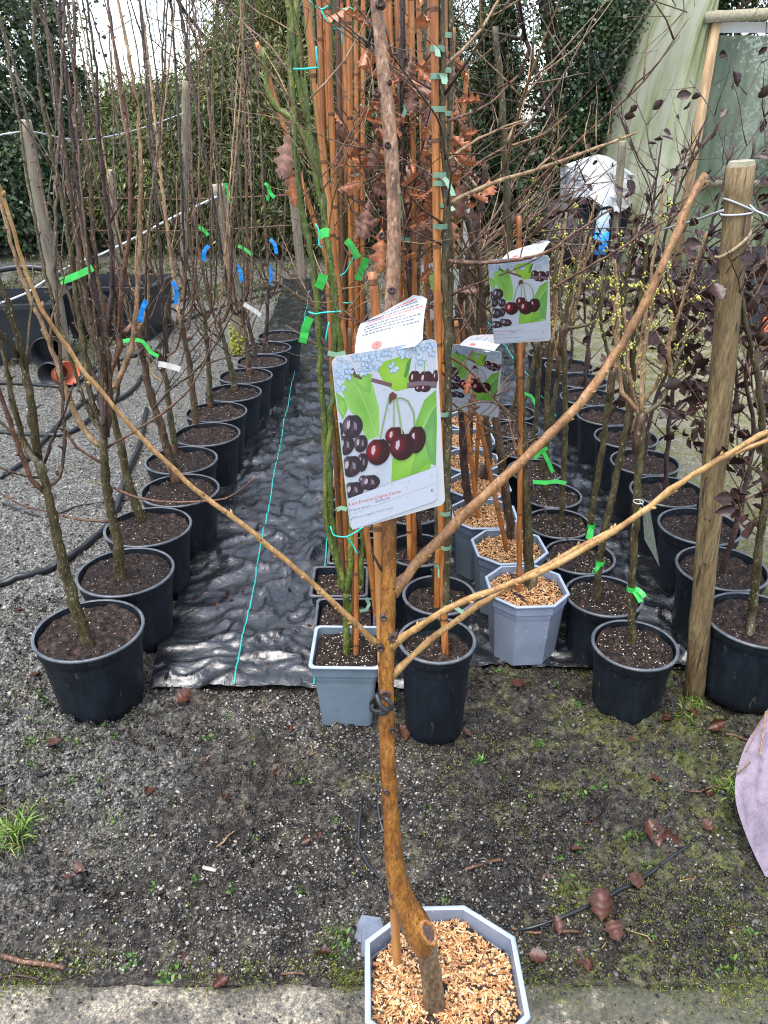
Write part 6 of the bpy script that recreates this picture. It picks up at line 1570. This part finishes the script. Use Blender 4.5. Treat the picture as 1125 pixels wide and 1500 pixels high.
mb = MB(); ribbon(mb, [cbp(1092, 1103, .192), cbp(1103, 1082, .212), cbp(1115, 1055, .236)], .0025); part('tear', mb, 'kraft', cb)

# ================================================================ GROUND DETAIL
def scatter(n, fx):
    out = np.zeros((0, 2))
    while len(out) < n:
        q = np.array([fx() for _ in range(n)])
        k = ~(in_mem_left(q[:, 0], q[:, 1]) | in_mem_right(q[:, 0], q[:, 1])) & (q[:, 1] > SLAB_Y + .004)
        out = np.concatenate([out, q[k]])
    return out[:n]
def pebbles(name, pts, smin, smax, label, pal, seed):
    rg = np.random.default_rng(seed); n = len(pts); z = ground_h(pts[:, 0], pts[:, 1]); s = smin + (smax - smin) * rg.random(n) ** 2.2
    oc = np.array([(1, 0, 0), (-1, 0, 0), (0, 1, 0), (0, -1, 0), (0, 0, 1), (0, 0, -1)], float)
    sc_ = np.stack([rg.uniform(.7, 1.5, n), rg.uniform(.7, 1.3, n), rg.uniform(.35, .9, n)], 1) * s[:, None]
    v = oc[None] * sc_[:, None, :] + rg.normal(size=(n, 6, 3)) * s[:, None, None] * .3
    a = rg.random(n) * 6.28; ca, sa = np.cos(a)[:, None], np.sin(a)[:, None]; vx = v[..., 0] * ca - v[..., 1] * sa; vy = v[..., 0] * sa + v[..., 1] * ca
    z = np.where(pts[:, 1] < SLAB_Y - .02, .006, z)
    v = np.stack([vx + pts[:, 0:1], vy + pts[:, 1:2], v[..., 2] + z[:, None] + s[:, None] * .15], 2).reshape(-1, 3)
    f = np.array([(0, 2, 4), (2, 1, 4), (1, 3, 4), (3, 0, 4), (2, 0, 5), (1, 2, 5), (3, 1, 5), (0, 3, 5)])
    q = (np.arange(n)[:, None, None] * 6 + f[None]).reshape(-1, 3); pal = np.array(pal); c = pal[rg.integers(0, len(pal), n)] * (0.6 + .7 * rg.random((n, 1)))
    o = obj(name, np_mesh(name, v, q, 'crumb', np.repeat(c, 6, axis=0))); o['kind'] = 'stuff'; o['label'] = label; o['category'] = name.replace('_', ' ')
    return o
U = random.uniform
DARK = [(.012, .01, .009), (.02, .016, .014), (.035, .03, .026), (.05, .045, .04), (.028, .02, .015), (.11, .105, .095), (.02, .017, .015)]
GRIT = [(.12, .12, .115), (.2, .2, .19), (.08, .08, .075), (.28, .27, .24), (.05, .05, .045), (.36, .33, .27), (.16, .155, .14)]
def patchy(fx, f, thr, seed):
    buf = []
    def g_():
        while not buf:
            q = np.array([fx() for _ in range(4000)]); k = fbm(q[:, 0] * f + seed, q[:, 1] * f, 3) + RNG.normal(size=4000) * .05 > thr
            buf.extend(map(tuple, q[k]))
        return buf.pop()
    return g_
pebbles('soil_clods', scatter(9000, patchy(lambda: (U(-1.1, 1.2), U(.93, 1.7)), 3.0, .53, 21)), .0015, .0055, 'dark clumps of wet soil heaped on the open ground', DARK[:5], 12)
pebbles('slab_grit', np.array([(U(-1.2, 1.2), U(.62, .925)) for _ in range(1500)]), .0008, .004, 'dark grit strewn on the concrete edging', DARK, 13)
pebbles('soil_crumbs', scatter(30000, lambda: (U(-1.3, 1.35), U(.93, 2.3))), .0014, .0065, 'dark wet soil crumbs across the open ground', DARK, 1)
pebbles('grit', scatter(19000, patchy(lambda: (random.gauss(-.35, .6), U(.95, 2.2)), 3.4, .50, 3)), .0011, .0048, 'pale wet grit speckled over the dark soil', GRIT, 2)
pebbles('gravel', scatter(17000, lambda: (U(-3.6, -.92), 1.6 + 4.2 * random.random() ** 1.5)), .0025, .0085, 'grey gravel beside the black pots', GRIT + DARK[:2], 3)
def tufts(name, spots, label, blade, pal, seed, kind='stuff', w=.0022):
    rg = np.random.default_rng(seed); V, C = [], []
    for (x, y, r, n) in spots:
        px_ = rg.normal(size=(n, 2)) * r * .5 + np.array([x, y]); z = ground_h(px_[:, 0], px_[:, 1]) ; z = np.where(px_[:, 1] < SLAB_Y, .004, z)
        d = rg.normal(size=(n, 3)); d[:, 2] = np.abs(d[:, 2]) * 1.2 + .35; d /= np.linalg.norm(d, axis=1)[:, None]; L_ = blade * (.4 + .9 * rg.random(n)); s = np.cross(d, rg.normal(size=(n, 3))); s /= np.linalg.norm(s, axis=1)[:, None]
        b_ = np.stack([px_[:, 0], px_[:, 1], z - .001], 1); tip = b_ + d * L_[:, None]; tip[:, 2] -= L_ * .25; mid = b_ + d * (L_ * .55)[:, None]
        V.append(np.stack([b_ - s * w * .4, b_ + s * w * .4, mid + s * w * .5, mid - s * w * .5, tip], 1)); c = np.array(pal)[rg.integers(0, len(pal), n)] * (.6 + .8 * rg.random((n, 1))); C.append(np.repeat(c[:, None], 5, 1))
    V = np.concatenate(V); n = len(V); C = np.concatenate(C).reshape(-1, 3); base = np.arange(n)[:, None] * 5
    q = np.concatenate([base + np.array([[0, 1, 2]]), base + np.array([[0, 2, 3]]), base + np.array([[3, 2, 4]])]); me = np_mesh(name, V.reshape(-1, 3), q, 'moss', C)
    o = obj(name, me); o['label'] = label; o['category'] = name.replace('_', ' ')
    if kind: o['kind'] = kind
    return o
MOSSC = [(.12, .15, .02), (.07, .10, .018), (.2, .2, .035), (.05, .085, .02), (.16, .17, .03)]
spots = []
def near(px, py, r, n): q = G(px, py); spots.append((q.x, q.y, r, n))
for px, py, r, n in ((70, 1085, .06, 500), (60, 1110, .05, 400), (30, 1200, .06, 400), (70, 1190, .05, 400), (60, 1425, .05, 500), (20, 1430, .05, 400), (110, 1410, .05, 250), (150, 1395, .04, 250), (300, 1425, .05, 300), (370, 1425, .04, 300), (430, 1422, .03, 250), (480, 1395, .04, 400), (500, 1425, .04, 500), (520, 1430, .03, 300),
                     (830, 1310, .05, 700), (820, 1340, .03, 300), (790, 1425, .06, 500), (860, 1420, .06, 400), (960, 1380, .08, 500), (1050, 1380, .1, 900), (1030, 1300, .09, 700), (1100, 1420, .08, 800), (1000, 1440, .08, 600), (1060, 1330, .06, 500), (1080, 1460, .06, 500), (740, 1190, .05, 200), (620, 1100, .06, 250), (660, 1130, .06, 250),
                     (720, 1100, .05, 200), (800, 1090, .06, 200), (880, 1130, .07, 200), (970, 1160, .06, 250), (1010, 1030, .05, 500), (1000, 1060, .05, 250), (1060, 1090, .05, 200), (440, 1130, .05, 120), (480, 1060, .05, 120), (380, 1090, .05, 100), (540, 1140, .04, 150), (20, 1020, .08, 200), (200, 1060, .06, 150), (640, 1240, .05, 150), (900, 1240, .07, 250), (930, 1330, .06, 300)):
    near(px, py, r, n)
for _ in range(150): spots.append((U(-.9, 1.2), U(.95, 2.1), .03, 30))
for _ in range(90): spots.append((U(-3.2, -.98), U(1.7, 5.5), .06, 35))
tufts('moss', spots, 'patchy green moss growing over the wet ground', .0085, MOSSC, 4)
WEED = [(.05, .13, .02), (.08, .17, .03), (.12, .2, .04)]
tufts('weeds', [(U(-1.0, 1.2), U(.95, 1.95), .012, 16) for _ in range(70)] + [(G(x, y).x, G(x, y).y, .022, 45) for x, y in ((830, 1300), (1000, 1060), (930, 1230), (480, 1400), (250, 1425), (190, 1410), (640, 1430), (505, 1385), (45, 1090), (700, 1120), (1070, 1420), (880, 1160), (790, 1090), (440, 1150))], 'small green weeds sprouting from the wet soil', .014, WEED, 44, 'stuff', .006)
GRS = [(.12, .24, .03), (.2, .32, .06), (.09, .18, .03), (.3, .33, .09)]
for px, py, n, b_, lab in ((28, 1232, 130, .075, 'tuft of bright grass by the mossy ground near the concrete edging'), (1066, 1160, 70, .05, 'small grass tuft beside the lilac cardboard'), (1012, 1040, 80, .04, 'grass tuft at the foot of the wooden post')):
    q = G(px, py); o = tufts('grass_tuft', [(q.x, q.y, .03, n)], lab, b_, GRS, int(px), None, .003); o['category'] = 'grass'
wsp = [(U(-4.5, 3.4), U(7.2, 10.3), .25, 60) for _ in range(170)] + [(U(1.7, 3.6), U(5.2, 8.6), .2, 40) for _ in range(60)] + [(U(-4, -2.0), U(4.8, 7.2), .2, 40) for _ in range(50)]
tufts('rough_grass', wsp, 'rough grass and weeds along the back boundary', .10, [(.06, .09, .02), (.1, .12, .03), (.16, .13, .06), (.05, .04, .02)], 9, 'stuff', .012)
def where(px, py):
    if py < 1000: return 'among the pots and gravel' if px < 210 else 'on the black membrane'
    if px > 985: return 'between the lilac cardboard and the wooden post'
    if py > 1395: return 'beside the concrete edging'
    if px > 780: return 'near the curved thin black tube' if py > 1225 else 'on the open soil before the grafted standards'
    if px > 560: return 'on the soil between the tall black pot and the front pot'
    if py < 1070: return 'before the membrane hem'
    return 'on the gritty soil by the grass tuft' if px < 130 else 'on the open gritty soil before the aisle'
def litter(px, py, s=1.0, pool=FALL):
    q = G(px, py); z = (.006 if q.y < SLAB_Y else gz(q.x, q.y)) + .007
    if in_mem_left(np.float64(q.x), np.float64(q.y)) or in_mem_right(np.float64(q.x), np.float64(q.y)): z = .036
    o = obj('fallen_leaf', random.choice(pool), None, (q.x, q.y, z), (random.gauss(0, .25), random.gauss(0, .25), random.random() * 6.28), s * random.uniform(.65, .95)); return tag(o, ('large' if s > .72 else 'small' if s < .45 else 'medium') + ' brown fallen leaf ' + where(px, py), 'leaf', 'fallen leaves')
for px, py, s in ((258, 1040, .8), (280, 1030, .5), (70, 1110, .6), (12, 1180, .75), (215, 1165, .5), (398, 1135, .6), (330, 1175, .45), (120, 1310, .5), (125, 1290, .4), (460, 1405, .55), (250, 1412, .5), (336, 1432, .5), (595, 1090, .75), (700, 1172, .7), (855, 1205, .85), (965, 1255, 1.15), (1000, 1248, .85), (935, 1310, .7), (880, 1362, .9), (892, 1350, .8), (830, 1392, .7),
                   (818, 1385, .6), (770, 1405, .5), (970, 1150, .6), (985, 1050, .6), (1035, 1070, .75), (1035, 1175, .6), (835, 1255, .45), (770, 1000, .6), (750, 1003, .6), (930, 1092, .4), (1010, 1045, .5), (640, 1030, .3), (425, 1060, .4), (440, 1240, .35), (470, 1230, .3), (300, 1120, .4), (160, 1150, .4), (200, 870, .4), (298, 883, .3), (395, 990, .35), (430, 870, .35), (60, 985, .6), (20, 900, .5), (860, 1430, .5), (690, 1090, .35), (790, 1290, .5), (1045, 1220, .6)):
    litter(px, py, s)
for _ in range(70): q = (U(-4, 3.5), U(5.2, 9.6)); o = obj('fallen_leaf', random.choice(FALL), None, (q[0], q[1], gz(*q) + .015), (random.gauss(0, .3), random.gauss(0, .3), U(0, 6)), U(.8, 1.4)); tag(o, 'brown fallen leaf in the rough grass towards the back boundary', 'leaf', 'fallen leaves at the back')
def stick(a, b_, r, label, mat='bark_red', h=.004):
    A, B = G(*a), G(*b_); pts = [A.lerp(B, f) + Vector((random.gauss(0, .004), random.gauss(0, .004), 0)) for f in (0, .33, .66, 1)]
    for p in pts: p.z = max(gz(p.x, p.y), 0) + h
    mb = MB(); mb.tube(smooth_path(pts, .015), [r * U(.85, 1.15) for _ in smooth_path(pts, .015)], 7, jit=.1); return single('twig', mb, mat, label, 'twig', 'fallen twigs')
stick((0, 1408), (96, 1424), .0048, 'thick brown stick lying along the concrete edging', 'bark_red', .01); stick((752, 1366), (845, 1372), .0032, 'thin brown twig reaching from the front pot to dry leaves'); stick((684, 1284), (732, 1260), .004, 'short reddish stick on the wet soil')
stick((418, 1428), (452, 1430), .003, 'small brown twig near the concrete edging'); stick((1000, 1158), (1060, 1162), .0025, 'thin twig beside the lilac cardboard grass'); stick((900, 1350), (960, 1400), .0012, 'pale straw on the mossy ground', 'bark_tan'); stick((0, 1430), (60, 1436), .002, 'thin dark twig on the mossy edge', 'bark_dark'); stick((960, 1170), (1000, 1210), .0016, 'thin bent twig near the brown leaves', 'bark_dark')
stick((320, 1240), (345, 1218), .0022, 'pale splinter of wood on the grit', 'bark_tan'); stick((1062, 1085), (1100, 1082), .0035, 'reddish stick in front of the copper-leaved sapling'); stick((490, 1072), (515, 1052), .0025, 'broken twig before the grey square pot', 'bark_red')
for _ in range(26):
    px, py = U(30, 1090), U(1070, 1420); L_ = U(8, 24); a = U(0, 6.28); stick((px, py), (px + L_ * math.cos(a), py + L_ * math.sin(a) * .5), U(.0006, .0012), 'fine straw or twig scrap on the wet soil', random.choice(['bark_tan', 'bark_red', 'bark_branch']), .003)
q = G(307, 1271); mb = MB(); mb.box((q.x, q.y, gz(q.x, q.y) + .006), (.0155, .004, .0025), 0, Matrix.Rotation(-.25, 3, 'Z')); mb.box((q.x - .0145, q.y + .0035, gz(q.x, q.y) + .008), (.002, .0038, .002), 0, Matrix.Rotation(-.25, 3, 'Z')); single('plastic_tag', mb, 'white_tag', 'small white plastic tag lying on the grit', 'tag')
# torn grey plastic behind the front pot
mb = MB(); P2 = [G(x, y, z) for x, y, z in ((512, 1376, .012), (530, 1340, .03), (558, 1344, .05), (562, 1362, .06), (545, 1392, .05), (530, 1402, .03), (528, 1380, .02))]; mb.loft([P2, [v + Vector((0, .001, -.002)) for v in P2]], 0, True, True, True); single('plastic_shard', mb, 'grey_shard', 'torn grey plastic shard behind the front octagonal pot', 'plastic', None, False)
q = G(118, 1312); mb = MB()
for k in range(7): mb.blob((q.x + random.gauss(0, .008), q.y + random.gauss(0, .006), gz(q.x, q.y) + .012 + random.gauss(0, .004)), (.016, .013, .011), 0, (.02, .018, .017), Matrix.Rotation(k, 3, 'Z'))
single('soil_clod', mb, 'crumb', 'dark clod of soil on the grit', 'clod', None, True, True)
for k in range(40):    # scraps on the membrane
    x, y = U(-.6, -.2), U(1.9, 4.2); s = U(.25, .5); o = obj('fallen_leaf', random.choice(FALL), None, (x, y, .036), (random.gauss(0, .2), random.gauss(0, .2), U(0, 6)), s * .5); tag(o, 'brown leaf scrap lying on the black membrane', 'leaf', 'scraps on the membrane')
